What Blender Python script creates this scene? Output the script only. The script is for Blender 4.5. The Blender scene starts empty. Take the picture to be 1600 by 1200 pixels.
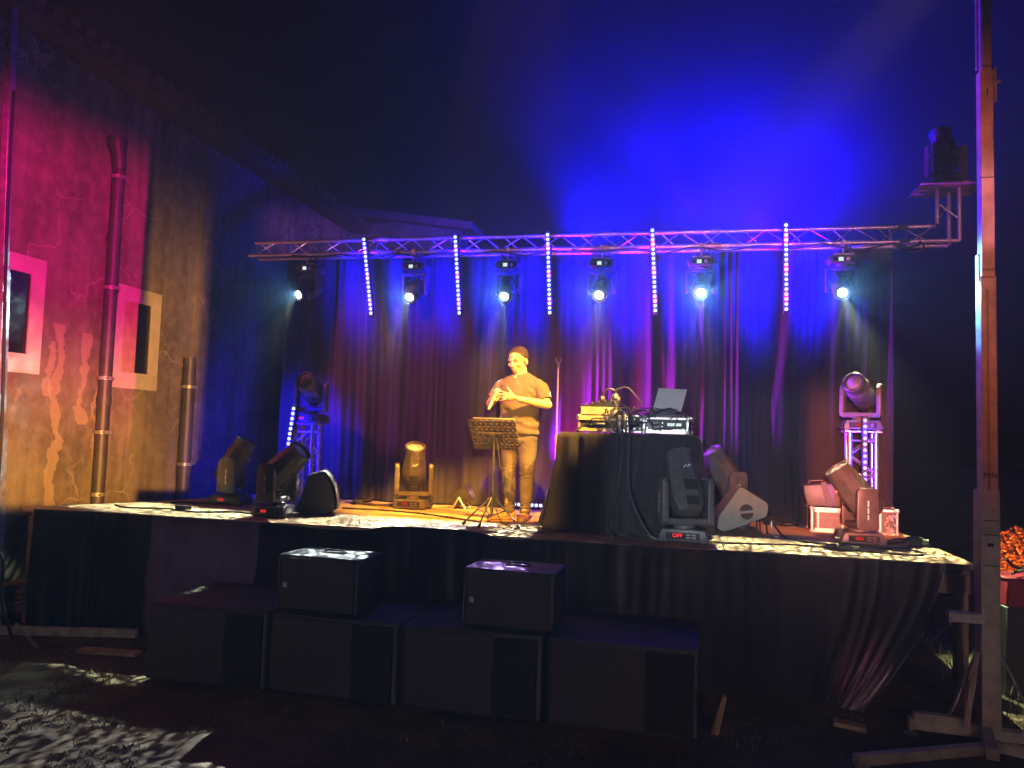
import bpy, bmesh, math, random
from mathutils import Vector, Matrix, noise
R = math.radians
random.seed(7)
scene = bpy.context.scene
COL = scene.collection
# ------------------------------------------------------------------ camera
cd = bpy.data.cameras.new('camera'); cam = bpy.data.objects.new('camera', cd); COL.objects.link(cam)
cd.sensor_width = 36; cd.lens = 27.05; cd.clip_start = 0.05; cd.clip_end = 800
CAM = Vector((0, 0, 2.05))
cam.matrix_world = Matrix.Translation(CAM) @ Matrix.Rotation(R(12.5), 4, 'Z') @ Matrix.Rotation(R(93.7), 4, 'X') @ Matrix.Rotation(R(1.8), 4, 'Z')
scene.camera = cam
# ------------------------------------------------------------------ night sky
w = bpy.data.worlds.new('World'); scene.world = w; w.use_nodes = True
nt = w.node_tree
sky = nt.nodes.new('ShaderNodeTexSky'); sky.sky_type = 'NISHITA'; sky.sun_disc = False
sky.sun_elevation = R(-8); sky.sun_rotation = R(200)
tint = nt.nodes.new('ShaderNodeMix'); tint.data_type = 'RGBA'; tint.blend_type = 'MULTIPLY'
tint.inputs[0].default_value = 1.0; tint.inputs[7].default_value = (0.75, 0.45, 1.0, 1)
nt.links.new(sky.outputs[0], tint.inputs[6])
nt.links.new(tint.outputs[2], nt.nodes['Background'].inputs['Color'])
nt.nodes['Background'].inputs['Strength'].default_value = 0.01
# faint added sun lamp that lifts the ambient light
md = bpy.data.lights.new('ambient_sun', 'SUN'); md.energy = 0.004; md.angle = R(0.5); md.color = (0.8, 0.75, 1.0)
mo = bpy.data.objects.new('ambient_sun', md); COL.objects.link(mo); mo.rotation_euler = (R(50), 0, R(20))
# ------------------------------------------------------------------ exposure
scene.view_settings.view_transform = 'Standard'; scene.view_settings.look = 'None'
scene.view_settings.exposure = 0.0; scene.view_settings.gamma = 1.0; scene.view_settings.use_curve_mapping = False
scene.render.engine = 'CYCLES'
cy = scene.cycles
cy.use_denoising = True; cy.max_bounces = 4; cy.diffuse_bounces = 2; cy.glossy_bounces = 2; cy.transmission_bounces = 3
cy.volume_bounces = 0; cy.caustics_reflective = False; cy.caustics_refractive = False; cy.sample_clamp_indirect = 3
cy.use_light_tree = True

# powers of the show lamps and added spots (watts)
HAZE = 0.001
SMOKE = 0.014
BAR_W, STANDBAR_W = 4200, 330
BEAM_W, STRAY_W = 1900, 4600
PAR_W, MAG_W = 4000, 750
KEY_W, AMB_W, WMAG_W, RED_W, MAST_W, PALE_W = 13000, 40000, 30000, 38000, 8000, 6500
TRW_W, CWASH_W, BEAM_UP_W, BACK_W, LBW_W = 9000, 2800, 14000, 50000, 300
SHRUB_W = 1500
FAN_W, FLO_W, DIM_W, AMB2_W, MAN_W, VIO_W, PINK_W = 400, 14000, 1000, 26000, 30000, 700, 1500
ST = 1.15           # height of the stage floor
# ================================================================== lamps (of the show, and a few added)
def lamp(name, kind, loc, color, energy, target=None, size=40, blend=0.3, radius=0.05, gobo=None, frame=None, soft=(0.02, 0.02, 0.02, 0.02)):
    """gobo: patterned slide in the fixture; frame: framing shutters set to the world points given (soft = left, right, bottom, top)"""
    d = bpy.data.lights.new(name, kind); d.color = color; d.energy = energy
    o = bpy.data.objects.new(name, d); COL.objects.link(o); o.location = loc
    if kind in ('SPOT', 'POINT'): d.shadow_soft_size = radius
    if kind == 'SPOT': d.spot_size = R(size); d.spot_blend = blend
    if target is not None:
        q = (Vector(target) - Vector(loc)).to_track_quat('-Z', 'Y'); o.rotation_euler = q.to_euler()
    if not gobo and not frame: return o
    d.use_nodes = True; t = d.node_tree; em = next(n for n in t.nodes if n.type == 'EMISSION')
    tc = t.nodes.new('ShaderNodeTexCoord'); val = None
    if gobo:
        kindg, sc, lo, hi, top = gobo
        if kindg == 'pebble':
            tx = t.nodes.new('ShaderNodeTexVoronoi'); tx.feature = 'DISTANCE_TO_EDGE'; tx.inputs['Scale'].default_value = sc; out = tx.outputs['Distance']
        elif kindg == 'blob':
            tx = t.nodes.new('ShaderNodeTexNoise'); tx.inputs['Scale'].default_value = sc; tx.inputs['Detail'].default_value = 1.5; out = tx.outputs[0]
        else:
            tx = t.nodes.new('ShaderNodeTexNoise'); tx.inputs['Scale'].default_value = sc; tx.inputs['Detail'].default_value = 3; out = tx.outputs[0]
        t.links.new(tc.outputs['Normal'], tx.inputs['Vector'])
        mr = t.nodes.new('ShaderNodeMapRange'); mr.inputs['From Min'].default_value = lo; mr.inputs['From Max'].default_value = hi
        mr.inputs['To Min'].default_value = 0.06; mr.inputs['To Max'].default_value = top
        t.links.new(out, mr.inputs['Value']); val = mr.outputs[0]
    if frame:
        if isinstance(frame, tuple): u0, u1, v0, v1 = frame
        else:
            uv = []
            for p in frame:
                l = q.inverted() @ (Vector(p) - Vector(loc)); uv.append((l.x / -l.z, l.y / -l.z))
            u0, u1 = min(k[0] for k in uv), max(k[0] for k in uv); v0, v1 = min(k[1] for k in uv), max(k[1] for k in uv)
        sp_ = t.nodes.new('ShaderNodeSeparateXYZ'); t.links.new(tc.outputs['Normal'], sp_.inputs[0])
        az = t.nodes.new('ShaderNodeMath'); az.operation = 'ABSOLUTE'; t.links.new(sp_.outputs[2], az.inputs[0])
        for ax, lo, hi, s0, s1 in ((0, u0, u1, soft[0], soft[1]), (1, v0, v1, soft[2], soft[3])):
            dv = t.nodes.new('ShaderNodeMath'); dv.operation = 'DIVIDE'; t.links.new(sp_.outputs[ax], dv.inputs[0]); t.links.new(az.outputs[0], dv.inputs[1])
            for fm, fM in ((lo - s0 / 2, lo + s0 / 2), (hi + s1 / 2, hi - s1 / 2)):
                mr = t.nodes.new('ShaderNodeMapRange'); mr.interpolation_type = 'SMOOTHSTEP'
                if fm > fM:
                    mr.inputs['From Min'].default_value = fM; mr.inputs['From Max'].default_value = fm; mr.inputs['To Min'].default_value = 1; mr.inputs['To Max'].default_value = 0
                else:
                    mr.inputs['From Min'].default_value = fm; mr.inputs['From Max'].default_value = fM
                t.links.new(dv.outputs[0], mr.inputs['Value'])
                if val is None: val = mr.outputs[0]
                else:
                    ml_ = t.nodes.new('ShaderNodeMath'); ml_.operation = 'MULTIPLY'; t.links.new(val, ml_.inputs[0]); t.links.new(mr.outputs[0], ml_.inputs[1]); val = ml_.outputs[0]
    t.links.new(val, em.inputs['Strength'])
    return o

# ================================================================== materials
MATS = {}
def mat(name, col, rough=0.6, metal=0.0, var=0.25, scale=8.0, bump=0.0, bscale=60.0, col2=None, spec=0.5, coat=0.0, sheen=0.0):
    if name in MATS: return MATS[name]
    m = bpy.data.materials.new(name); m.use_nodes = True; t = m.node_tree; b = t.nodes['Principled BSDF']
    b.inputs['Roughness'].default_value = rough; b.inputs['Metallic'].default_value = metal
    b.inputs['Specular IOR Level'].default_value = spec; b.inputs['Coat Weight'].default_value = coat
    b.inputs['Sheen Weight'].default_value = sheen
    tc = t.nodes.new('ShaderNodeTexCoord'); nz = t.nodes.new('ShaderNodeTexNoise')
    nz.inputs['Scale'].default_value = scale; nz.inputs['Detail'].default_value = 6
    t.links.new(tc.outputs['Object'], nz.inputs['Vector'])
    rp = t.nodes.new('ShaderNodeValToRGB')
    c2 = col2 or tuple(min(1, c * (1 + var)) for c in col); c1 = tuple(c * (1 - var) for c in col) if not col2 else col
    rp.color_ramp.elements[0].position = 0.35; rp.color_ramp.elements[1].position = 0.68
    rp.color_ramp.elements[0].color = (*c1, 1); rp.color_ramp.elements[1].color = (*c2, 1)
    t.links.new(nz.outputs[0], rp.inputs[0]); t.links.new(rp.outputs[0], b.inputs['Base Color'])
    mr = t.nodes.new('ShaderNodeMapRange'); mr.inputs['To Min'].default_value = max(0.03, rough - 0.1); mr.inputs['To Max'].default_value = min(1, rough + 0.12)
    t.links.new(nz.outputs[0], mr.inputs['Value']); t.links.new(mr.outputs[0], b.inputs['Roughness'])
    if bump:
        n2 = t.nodes.new('ShaderNodeTexNoise'); n2.inputs['Scale'].default_value = bscale; n2.inputs['Detail'].default_value = 5
        t.links.new(tc.outputs['Object'], n2.inputs['Vector'])
        bp = t.nodes.new('ShaderNodeBump'); bp.inputs['Strength'].default_value = bump; bp.inputs['Distance'].default_value = 0.02
        t.links.new(n2.outputs[0], bp.inputs['Height']); t.links.new(bp.outputs[0], b.inputs['Normal'])
    MATS[name] = m
    return m
def glow(name, col, strength):
    if name in MATS: return MATS[name]
    m = bpy.data.materials.new(name); m.use_nodes = True; t = m.node_tree
    for n in list(t.nodes): t.nodes.remove(n)
    e = t.nodes.new('ShaderNodeEmission'); e.inputs[0].default_value = (*col, 1); e.inputs[1].default_value = strength
    o = t.nodes.new('ShaderNodeOutputMaterial'); t.links.new(e.outputs[0], o.inputs[0])
    m.cycles.emission_sampling = 'NONE'; MATS[name] = m
    return m
M_BLACK = mat('black_plastic', (0.030, 0.030, 0.033), 0.42, var=0.3, scale=30)
M_GREYP = mat('grey_plastic', (0.11, 0.11, 0.115), 0.45, var=0.15, scale=20)
M_HEAD = mat('fixture_shell', (0.075, 0.075, 0.08), 0.38, var=0.2, scale=14)
M_RUBBER = mat('rubber', (0.018, 0.018, 0.02), 0.7)
M_ALU = mat('aluminium', (0.62, 0.62, 0.64), 0.32, metal=0.9, var=0.12, scale=25, bump=0.05)
M_STEEL = mat('galvanised_steel', (0.45, 0.44, 0.43), 0.45, metal=0.6, var=0.25, scale=12, bump=0.08)
M_GLASS = mat('lens_glass', (0.35, 0.36, 0.38), 0.12, var=0.1, coat=0.6)
M_WHITEP = mat('white_print', (0.75, 0.75, 0.75), 0.5, var=0.05)
M_SCREEN = mat('dark_screen', (0.015, 0.016, 0.02), 0.15)
M_CURT = mat('velvet_black', (0.014, 0.012, 0.015), 0.85, var=0.3, scale=2.5, bump=0.15, bscale=200, sheen=0.12)
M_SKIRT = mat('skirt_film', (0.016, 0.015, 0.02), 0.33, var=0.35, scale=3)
M_CLOTH = mat('table_cloth_black', (0.014, 0.0135, 0.017), 0.85, var=0.2, scale=5, bump=0.2, bscale=260, sheen=0.1)
M_WOOD = mat('timber', (0.30, 0.20, 0.11), 0.7, col2=(0.42, 0.30, 0.18), scale=6, bump=0.2, bscale=40)
M_PLY = mat('plywood_deck', (0.30, 0.21, 0.13), 0.62, col2=(0.46, 0.35, 0.24), scale=3.5, bump=0.12, bscale=50)
M_LEDW = glow('led_white_blue', (0.45, 0.55, 1.0), 3.0)
M_LENSON = glow('lens_lit', (0.75, 1.0, 0.97), 14.0)
M_RED = glow('red_digits', (1.0, 0.03, 0.02), 1.6)
M_DISP = glow('lit_display', (0.75, 0.95, 0.9), 0.9)
M_TINY = glow('status_led', (0.9, 0.95, 1.0), 3.0)

# ================================================================== mesh helpers
class MB:
    def __init__(s): s.v = []; s.f = []
    def add(s, vs, fs, M=None):
        o = len(s.v)
        s.v += [tuple((M @ Vector(v)) if M else v) for v in vs]
        s.f += [tuple(i + o for i in f) for f in fs]
        return s
    def bm(s, b, M=None):
        b.verts.index_update()
        s.add([v.co[:] for v in b.verts], [[v.index for v in f.verts] for f in b.faces], M); b.free(); return s
    def box(s, c, d, M=None, bev=0.0, seg=1, rot=None):
        b = bmesh.new(); bmesh.ops.create_cube(b, size=1)
        for v in b.verts: v.co = Vector((v.co.x * d[0], v.co.y * d[1], v.co.z * d[2]))
        if bev: bmesh.ops.bevel(b, geom=b.edges[:], offset=bev, segments=seg, profile=0.5, affect='EDGES')
        T = Matrix.Translation(c)
        if rot: T = T @ rot
        return s.bm(b, (M @ T) if M else T)
    def prism(s, poly, depth, M=None, bev=0.0):       # outline in XZ, thickness along Y (centred)
        b = bmesh.new()
        vs = [b.verts.new((x, -depth / 2, z)) for x, z in poly]
        f = b.faces.new(vs)
        e = bmesh.ops.extrude_face_region(b, geom=[f])
        for v in e['geom']:
            if isinstance(v, bmesh.types.BMVert): v.co.y += depth
        bmesh.ops.recalc_face_normals(b, faces=b.faces[:])
        if bev: bmesh.ops.bevel(b, geom=b.edges[:], offset=bev, segments=2, profile=0.5, affect='EDGES')
        return s.bm(b, M)
    def tube(s, pts, r, n=8, M=None, cap=True):
        pts = [Vector(p) for p in pts]; k = len(pts); rs = r if isinstance(r, (list, tuple)) else [r] * k
        vs = []; fs = []; up = None
        for i, p in enumerate(pts):
            d = (pts[min(i + 1, k - 1)] - pts[max(i - 1, 0)]).normalized()
            if up is None: up = d.orthogonal().normalized()
            up = (up - d * up.dot(d)); up = up.normalized() if up.length > 1e-6 else d.orthogonal().normalized()
            sd = d.cross(up); q = rs[i]; qa, qb = q if isinstance(q, tuple) else (q, q)
            for j in range(n):
                a = 2 * math.pi * j / n
                vs.append(p + up * (math.cos(a) * qa) + sd * (math.sin(a) * qb))
        for i in range(k - 1):
            for j in range(n):
                a = i * n + j; b2 = i * n + (j + 1) % n
                fs.append((a, b2, b2 + n, a + n))
        if cap: fs.append(tuple(range(n - 1, -1, -1))); fs.append(tuple(range((k - 1) * n, k * n)))
        return s.add(vs, fs, M)
    def lathe(s, prof, n=24, M=None):                  # profile of (radius, z)
        vs = []; fs = []; k = len(prof)
        for r, z in prof:
            for j in range(n):
                a = 2 * math.pi * j / n; vs.append((r * math.cos(a), r * math.sin(a), z))
        for i in range(k - 1):
            for j in range(n):
                a = i * n + j; b = i * n + (j + 1) % n; fs.append((a, b, b + n, a + n))
        if prof[0][0] > 1e-5: fs.append(tuple(range(n - 1, -1, -1)))
        if prof[-1][0] > 1e-5: fs.append(tuple(range((k - 1) * n, k * n)))
        return s.add(vs, fs, M)
    def ball(s, c, r, M=None, u=14, v=9):
        rr = r if isinstance(r, (tuple, list)) else (r, r, r)
        b = bmesh.new(); bmesh.ops.create_uvsphere(b, u_segments=u, v_segments=v, radius=1)
        for q in b.verts: q.co = Vector((q.co.x * rr[0] + c[0], q.co.y * rr[1] + c[1], q.co.z * rr[2] + c[2]))
        return s.bm(b, M)
    def grid(s, fn, nu, nv, M=None):
        vs = [fn(i / nu, j / nv) for j in range(nv + 1) for i in range(nu + 1)]
        fs = [(j * (nu + 1) + i, j * (nu + 1) + i + 1, (j + 1) * (nu + 1) + i + 1, (j + 1) * (nu + 1) + i) for j in range(nv) for i in range(nu)]
        return s.add(vs, fs, M)
    def build(s, name, m, parent=None, ang=38, loc=None):
        me = bpy.data.meshes.new(name); me.from_pydata(s.v, [], s.f); me.validate(); me.update()
        b = bmesh.new(); b.from_mesh(me); bmesh.ops.recalc_face_normals(b, faces=b.faces[:]); b.to_mesh(me); b.free()
        me.materials.append(m); me.polygons.foreach_set('use_smooth', [True] * len(me.polygons))
        me.set_sharp_from_angle(angle=R(ang))
        o = bpy.data.objects.new(name, me); COL.objects.link(o)
        if parent: o.parent = parent
        if loc: o.location = loc
        return o
def thing(name, label, cat, loc=(0, 0, 0), rz=0, group=None):
    o = bpy.data.objects.new(name, None); COL.objects.link(o); o.empty_display_size = 0.1
    o.location = loc; o.rotation_euler = (0, 0, R(rz)); o['label'] = label; o['category'] = cat
    if group: o['group'] = group
    return o
def tag(o, label, cat, group=None, kind=None):
    o['label'] = label; o['category'] = cat
    if group: o['group'] = group
    if kind: o['kind'] = kind
    return o
def struct(o): o['kind'] = 'structure'; return o
def text(name, s, size, m, M, parent, depth=0.001):
    cu = bpy.data.curves.new(name, 'FONT'); cu.body = s; cu.size = size; cu.align_x = 'CENTER'; cu.align_y = 'CENTER'; cu.extrude = depth
    t = bpy.data.objects.new(name, cu); COL.objects.link(t)
    me = bpy.data.meshes.new_from_object(t.evaluated_get(bpy.context.evaluated_depsgraph_get()))
    bpy.data.objects.remove(t); bpy.data.curves.remove(cu)
    me.name = name; me.materials.clear(); me.materials.append(m)
    me.transform(M)
    o = bpy.data.objects.new(name, me); COL.objects.link(o); o.parent = parent
    return o
FRONT = Matrix.Rotation(R(90), 4, 'X')        # stands text up, readable from -Y
T = Matrix.Translation
def RX(a): return Matrix.Rotation(R(a), 4, 'X')
def RY(a): return Matrix.Rotation(R(a), 4, 'Y')
def RZ(a): return Matrix.Rotation(R(a), 4, 'Z')
# ================================================================== the setting
def nz(x, y=0, z=0): return noise.noise((x, y, z))
M_DIRT = mat('dirt', (0.055, 0.040, 0.028), 0.95, col2=(0.13, 0.095, 0.06), scale=2.2, bump=0.9, bscale=14)
def ground_pt(u, v):
    a = (u - 0.5) * 2; b = (v - 0.5) * 2
    x = -1.5 + 6 * a + 74 * a ** 5; y = 6.0 + 6 * b + 74 * b ** 5
    near = max(0, 1 - (abs(x + 1.5) + abs(y - 5)) / 16)
    z = (0.035 * nz(x * 1.3, y * 1.3) + 0.022 * nz(x * 4, y * 4, 3) + 0.012 * nz(x * 11, y * 11, 5)) * near - 0.02
    return (x, y, z)
g = MB().grid(ground_pt, 260, 260).build('ground', M_DIRT, ang=180); struct(g)

# ---- building on the left
def wall_material():
    m = bpy.data.materials.new('old_render'); m.use_nodes = True; t = m.node_tree; b = t.nodes['Principled BSDF']
    b.inputs['Roughness'].default_value = 0.92; b.inputs['Specular IOR Level'].default_value = 0.15
    N = t.nodes.new; L = t.links.new
    tc = N('ShaderNodeTexCoord'); ge = N('ShaderNodeNewGeometry')
    sep = N('ShaderNodeSeparateXYZ'); L(ge.outputs['Position'], sep.inputs[0])
    def noi(scale, detail=6, vec=None, dist=0.0):
        n = N('ShaderNodeTexNoise'); n.inputs['Scale'].default_value = scale; n.inputs['Detail'].default_value = detail; n.inputs['Distortion'].default_value = dist
        L(vec or ge.outputs['Position'], n.inputs['Vector']); return n.outputs[0]
    def ramp(src, a, b2, ca, cb):
        r = N('ShaderNodeValToRGB'); r.color_ramp.elements[0].position = a; r.color_ramp.elements[1].position = b2
        r.color_ramp.elements[0].color = (*ca, 1); r.color_ramp.elements[1].color = (*cb, 1); L(src, r.inputs[0]); return r.outputs[0]
    def mixc(f, a, c):
        x = N('ShaderNodeMix'); x.data_type = 'RGBA'; L(f, x.inputs[0])
        for s, q in ((6, a), (7, c)):
            if hasattr(q, 'links'): L(q, x.inputs[s])
            else: x.inputs[s].default_value = (*q, 1)
        return x.outputs[2]
    def math2(op, a, b2):
        x = N('ShaderNodeMath'); x.operation = op
        for i, q in enumerate((a, b2)):
            if hasattr(q, 'links'): L(q, x.inputs[i])
            else: x.inputs[i].default_value = q
        x.use_clamp = op not in ('ADD', 'SUBTRACT'); return x.outputs[0]
    base = ramp(noi(1.3), 0.3, 0.72, (0.15, 0.125, 0.10), (0.30, 0.26, 0.21))
    # vertical weather streaks
    mp = N('ShaderNodeMapping'); mp.inputs['Scale'].default_value = (1, 3.2, 0.22); L(ge.outputs['Position'], mp.inputs[0])
    streak = noi(1.6, 5, mp.outputs[0], 0.4)
    c = mixc(ramp(streak, 0.42, 0.66, (0, 0, 0), (0.65, 0.65, 0.65)), base, (0.10, 0.085, 0.065))
    # mottling
    c = mixc(ramp(noi(7, 8), 0.45, 0.75, (0, 0, 0), (0.5, 0.5, 0.5)), c, (0.36, 0.32, 0.26))
    # cracks patched with pale filler
    wv = N('ShaderNodeTexNoise'); wv.inputs['Scale'].default_value = 1.6; wv.inputs['Detail'].default_value = 4; L(ge.outputs['Position'], wv.inputs['Vector'])
    off = N('ShaderNodeVectorMath'); off.operation = 'MULTIPLY_ADD'; off.inputs[1].default_value = (0.9, 0.9, 0.9)
    L(wv.outputs['Color'], off.inputs[0]); L(ge.outputs['Position'], off.inputs[2])
    vo = N('ShaderNodeTexVoronoi'); vo.feature = 'DISTANCE_TO_EDGE'; vo.inputs['Scale'].default_value = 0.75; L(off.outputs[0], vo.inputs['Vector'])
    crack = ramp(vo.outputs['Distance'], 0.003, 0.011, (1, 1, 1), (0, 0, 0))
    brk = ramp(noi(0.9, 3), 0.46, 0.56, (0, 0, 0), (1, 1, 1))
    c = mixc(math2('MULTIPLY', math2('MULTIPLY', crack, brk), 0.75), c, (0.42, 0.36, 0.29))
    # two runs of flaked-off render under the first window
    def run(yc, wd, ztop, zbot, seed):
        wob = math2('ADD', math2('MULTIPLY', noi(2.4 + seed, 5), 0.34), 0.0)
        yy = math2('ABSOLUTE', N_sub(sep.outputs[1], yc, wob), 0)
        inside = math2('LESS_THAN', yy, math2('MULTIPLY', math2('SUBTRACT', math2('MULTIPLY', noi(6 + seed, 8), 1.6), 0.38), wd * 2.2))
        zin = math2('MULTIPLY', math2('LESS_THAN', sep.outputs[2], ztop), math2('GREATER_THAN', sep.outputs[2], zbot))
        return math2('MULTIPLY', inside, zin)
    def N_sub(a, yc, wob):
        x = N('ShaderNodeMath'); x.operation = 'SUBTRACT'; L(a, x.inputs[0]); x.inputs[1].default_value = yc
        y = N('ShaderNodeMath'); y.operation = 'SUBTRACT'; L(x.outputs[0], y.inputs[0]); L(wob, y.inputs[1])
        return y.outputs[0]
    tt = noi(9, 6)
    for yc, wd, zt, zb, sd in ((7.00, 0.075, 3.1, 0.9, 0.0), (7.36, 0.07, 3.05, 2.0, 1.1), (6.86, 0.05, 2.9, 2.3, 2.0), (7.58, 0.03, 2.6, 1.6, 3.0)):
        f = run(yc, wd, zt, zb, sd)
        c = mixc(math2('MULTIPLY', f, 0.55), c, (0.50, 0.40, 0.30))
    L(c, b.inputs['Base Color'])
    bp = N('ShaderNodeBump'); bp.inputs['Strength'].default_value = 0.5; bp.inputs['Distance'].default_value = 0.03
    L(noi(18, 8), bp.inputs['Height']); L(bp.outputs[0], b.inputs['Normal'])
    return m
M_WALL = wall_material()
M_BAND = mat('window_surround_paint', (0.60, 0.56, 0.50), 0.8, var=0.12, scale=5, bump=0.15, bscale=30)
M_PIPE = mat('zinc_pipe', (0.085, 0.08, 0.09), 0.5, metal=0.4, var=0.2, scale=6)
M_TILE = mat('roof_tile', (0.07, 0.04, 0.03), 0.85, var=0.3, scale=5)
house = thing('house', 'old cracked plaster house along the left of the stage with pale framed windows', 'house', (-6.7, 2.0, 0))
def HP(x, y, z): return (x + 6.7, y - 2.0, z)
wx = -6.7
wins = [(6.16, 6.72, 2.72, 3.56), (8.10, 8.60, 2.66, 3.54)]
mb = MB()
ys = sorted({1.0, 14.6} | {q for a in wins for q in a[:2]}); zs = sorted({-0.3, 6.05} | {q for a in wins for q in a[2:]})
for i in range(len(ys) - 1):
    for j in range(len(zs) - 1):
        y0, y1, z0, z1 = ys[i], ys[i + 1], zs[j], zs[j + 1]
        if any(a <= y0 and y1 <= b and c <= z0 and z1 <= d for a, b, c, d in wins): continue
        mb.add([HP(wx, y0, z0), HP(wx, y1, z0), HP(wx, y1, z1), HP(wx, y0, z1)], [(0, 1, 2, 3)])
for a, b, c, d in wins:
    for p, q in (((a, c), (a, d)), ((a, d), (b, d)), ((b, d), (b, c)), ((b, c), (a, c))):
        mb.add([HP(wx, p[0], p[1]), HP(wx, q[0], q[1]), HP(wx - 0.2, q[0], q[1]), HP(wx - 0.2, p[0], p[1])], [(0, 1, 2, 3)])
for p, q in (((1.0, -0.3), (1.0, 6.05)), ((14.6, -0.3), (14.6, 6.05))):
    mb.add([HP(wx, *p), HP(wx, *q), HP(wx - 6, *q), HP(wx - 6, *p)], [(0, 1, 2, 3)])
mb.build('wall', M_WALL, house)
MB().box(HP(wx + 0.025, 9.64, 3.0), (0.05, 0.34, 6.0)).build('pilaster', M_WALL, house)
def win(a, b, c, d, bw=(0.11, 0.17)):
    y0, y1, z0, z1 = a - bw[0], b + bw[1], c - 0.2, d + 0.18
    k = MB()
    for cy_, cz_, dy, dz in (((y0 + a) / 2, (z0 + z1) / 2, a - y0, z1 - z0), ((b + y1) / 2, (z0 + z1) / 2, y1 - b, z1 - z0),
                             ((a + b) / 2, (d + z1) / 2, b - a, z1 - d), ((a + b) / 2, (z0 + c) / 2, b - a, c - z0)):
        k.box(HP(wx + 0.01, cy_, cz_), (0.02, dy, dz))
    f = k.build('window', M_BAND, house)
    MB().box(HP(wx - 0.004, a + 0.125, (c + d) / 2), (0.03, 0.245, d - c - 0.004)).build('shutter', mat('shutter_amber_light', (0.50, 0.40, 0.22), 0.7, var=0.2, scale=7), f)  # yellow light in the opening is put into the board's ochre colour
    MB().box(HP(wx - 0.022, (a + b) / 2, (c + d) / 2), (0.02, b - a, d - c)).build('pane', M_SCREEN, f)
    return f
win(*wins[0]); win(*wins[1])
def pipe(y, x, ztop, r, brackets, bend):
    k = MB(); pts = [HP(x, y, -0.05), HP(x, y, ztop - 0.3)]
    k.tube(pts, r, 14)
    if bend: k.tube([HP(x, y, ztop - 0.3), HP(x, y - 0.02, ztop - 0.14), HP(x - 0.01, y - 0.05, ztop - 0.02), HP(x - 0.01, y - 0.05, ztop + 0.06)], [r * 1.1, r * 1.15, r * 1.55, r * 1.55], 14)
    for z in (ztop * 0.42, ztop * 0.78): k.tube([HP(x, y, z), HP(x, y, z + 0.09)], r * 1.12, 14)
    o = k.build('downpipe', M_PIPE, house)
    for z in brackets:
        q = MB().tube([HP(x, y, z - 0.02), HP(x, y, z + 0.02)], r * 1.16, 14)
        q.box(HP(x + r * 0.9, y - 0.05, z), (0.03, 0.024, 0.03)).box(HP(x + r * 0.9, y + 0.05, z), (0.03, 0.024, 0.03))
        q.build('bracket', M_STEEL, o)
pipe(7.76, -6.6, 5.35, 0.072, (1.2, 1.92, 2.55, 3.62, 4.95), True)
pipe(9.31, -6.59, 3.25, 0.085, (2.55, 1.5), False)
rf = MB()
rf.box(HP(-6.62, 7.8, 6.12), (0.55, 13.6, 0.1))
rf.add([HP(-6.3, 1, 6.17), HP(-6.3, 14.6, 6.17), HP(-10.5, 14.6, 8.0), HP(-10.5, 1, 8.0)], [(0, 1, 2, 3)])
for i in range(62):
    y = 1.1 + i * 0.22
    rf.tube([HP(-6.26, y, 6.19), HP(-10.5, y, 8.03)], 0.07, 6)
rf.build('roof', M_TILE, house)
wing = thing('house_wing', 'dim rear wing of the old house closing the corner behind the curtain', 'house', (-5.6, 14.9, 0))
MB().box((0, 0, 3.0), (2.4, 0.5, 6.6)).build('wall', mat('unlit_render', (0.055, 0.05, 0.05), 0.95, var=0.3, scale=2), wing)  # the unlit wing's darkness is put into its wall colour
k = MB().prism([(-1.2, 6.45), (1.5, 6.05), (1.5, 6.2), (-1.2, 6.6)], 1.0)
k.build('roof', M_TILE, wing)

# ---- stage
stage = thing('stage', 'raised plywood stage floor on timber legs, gobo dapples along its front edge', 'stage', (-2.1, 6.66, 0))
SX, SY = -2.1, 6.66
def sp(x, y, z): return (x - SX, y - SY, z)
cols = 8; x0, x1 = -5.3, 2.25; cw = (x1 - x0) / cols; rows = 3; rw = 2.94 / rows
pm = None
for i in range(cols):
    for j in range(rows):
        c = (x0 + cw * (i + 0.5) - SX, rw * (j + 0.5), ST - 0.02)
        if pm is None:
            pm = MB().box((0, 0, 0), (cw - 0.006, rw - 0.006, 0.04), bev=0.002).build('deck_panel', M_PLY, stage); pm.location = c
        else:
            q = pm.copy(); COL.objects.link(q); q.parent = stage; q.location = c
b = bmesh.new(); vs = [b.verts.new(sp(*p, ST - 0.04)) for p in ((-6.55, 6.66), (-5.305, 6.66), (-5.305, 9.6), (-5.45, 9.2), (-5.9, 7.75))]
fc = b.faces.new(vs); e = bmesh.ops.extrude_face_region(b, geom=[fc])
for v in e['geom']:
    if isinstance(v, bmesh.types.BMVert): v.co.z += 0.04
MB().bm(b).build('deck_panel', M_PLY, stage)
for x in (-6.47, -5.3, -3.4, -1.5, 0.4, 2.16):
    for y in (6.76, 9.4):
        if y > 8 and x < -6: continue
        MB().box(sp(x, y, 0.5), (0.09, 0.09, 1.1), bev=0.004).build('leg', M_WOOD, stage)
for xa, xb, y in ((-6.5, 2.22, 6.76), (-5.3, 2.22, 9.4)):
    MB().box(sp((xa + xb) / 2, y, ST - 0.10), (xb - xa, 0.06, 0.11), bev=0.003).build('beam', M_WOOD, stage)
MB().box(sp(2.16, 8.05, ST - 0.16), (0.05, 2.6, 0.2), bev=0.003).build('beam', M_WOOD, stage)
MB().box(sp(2.07, 6.705, ST - 0.16), (0.28, 0.04, 0.15), bev=0.003).build('end_board', M_WOOD, stage)
MB().box(sp(2.13, 7.0, 0.72), (0.2, 0.1, 0.22), bev=0.003).build('brace_block', M_WOOD, stage)

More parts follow.
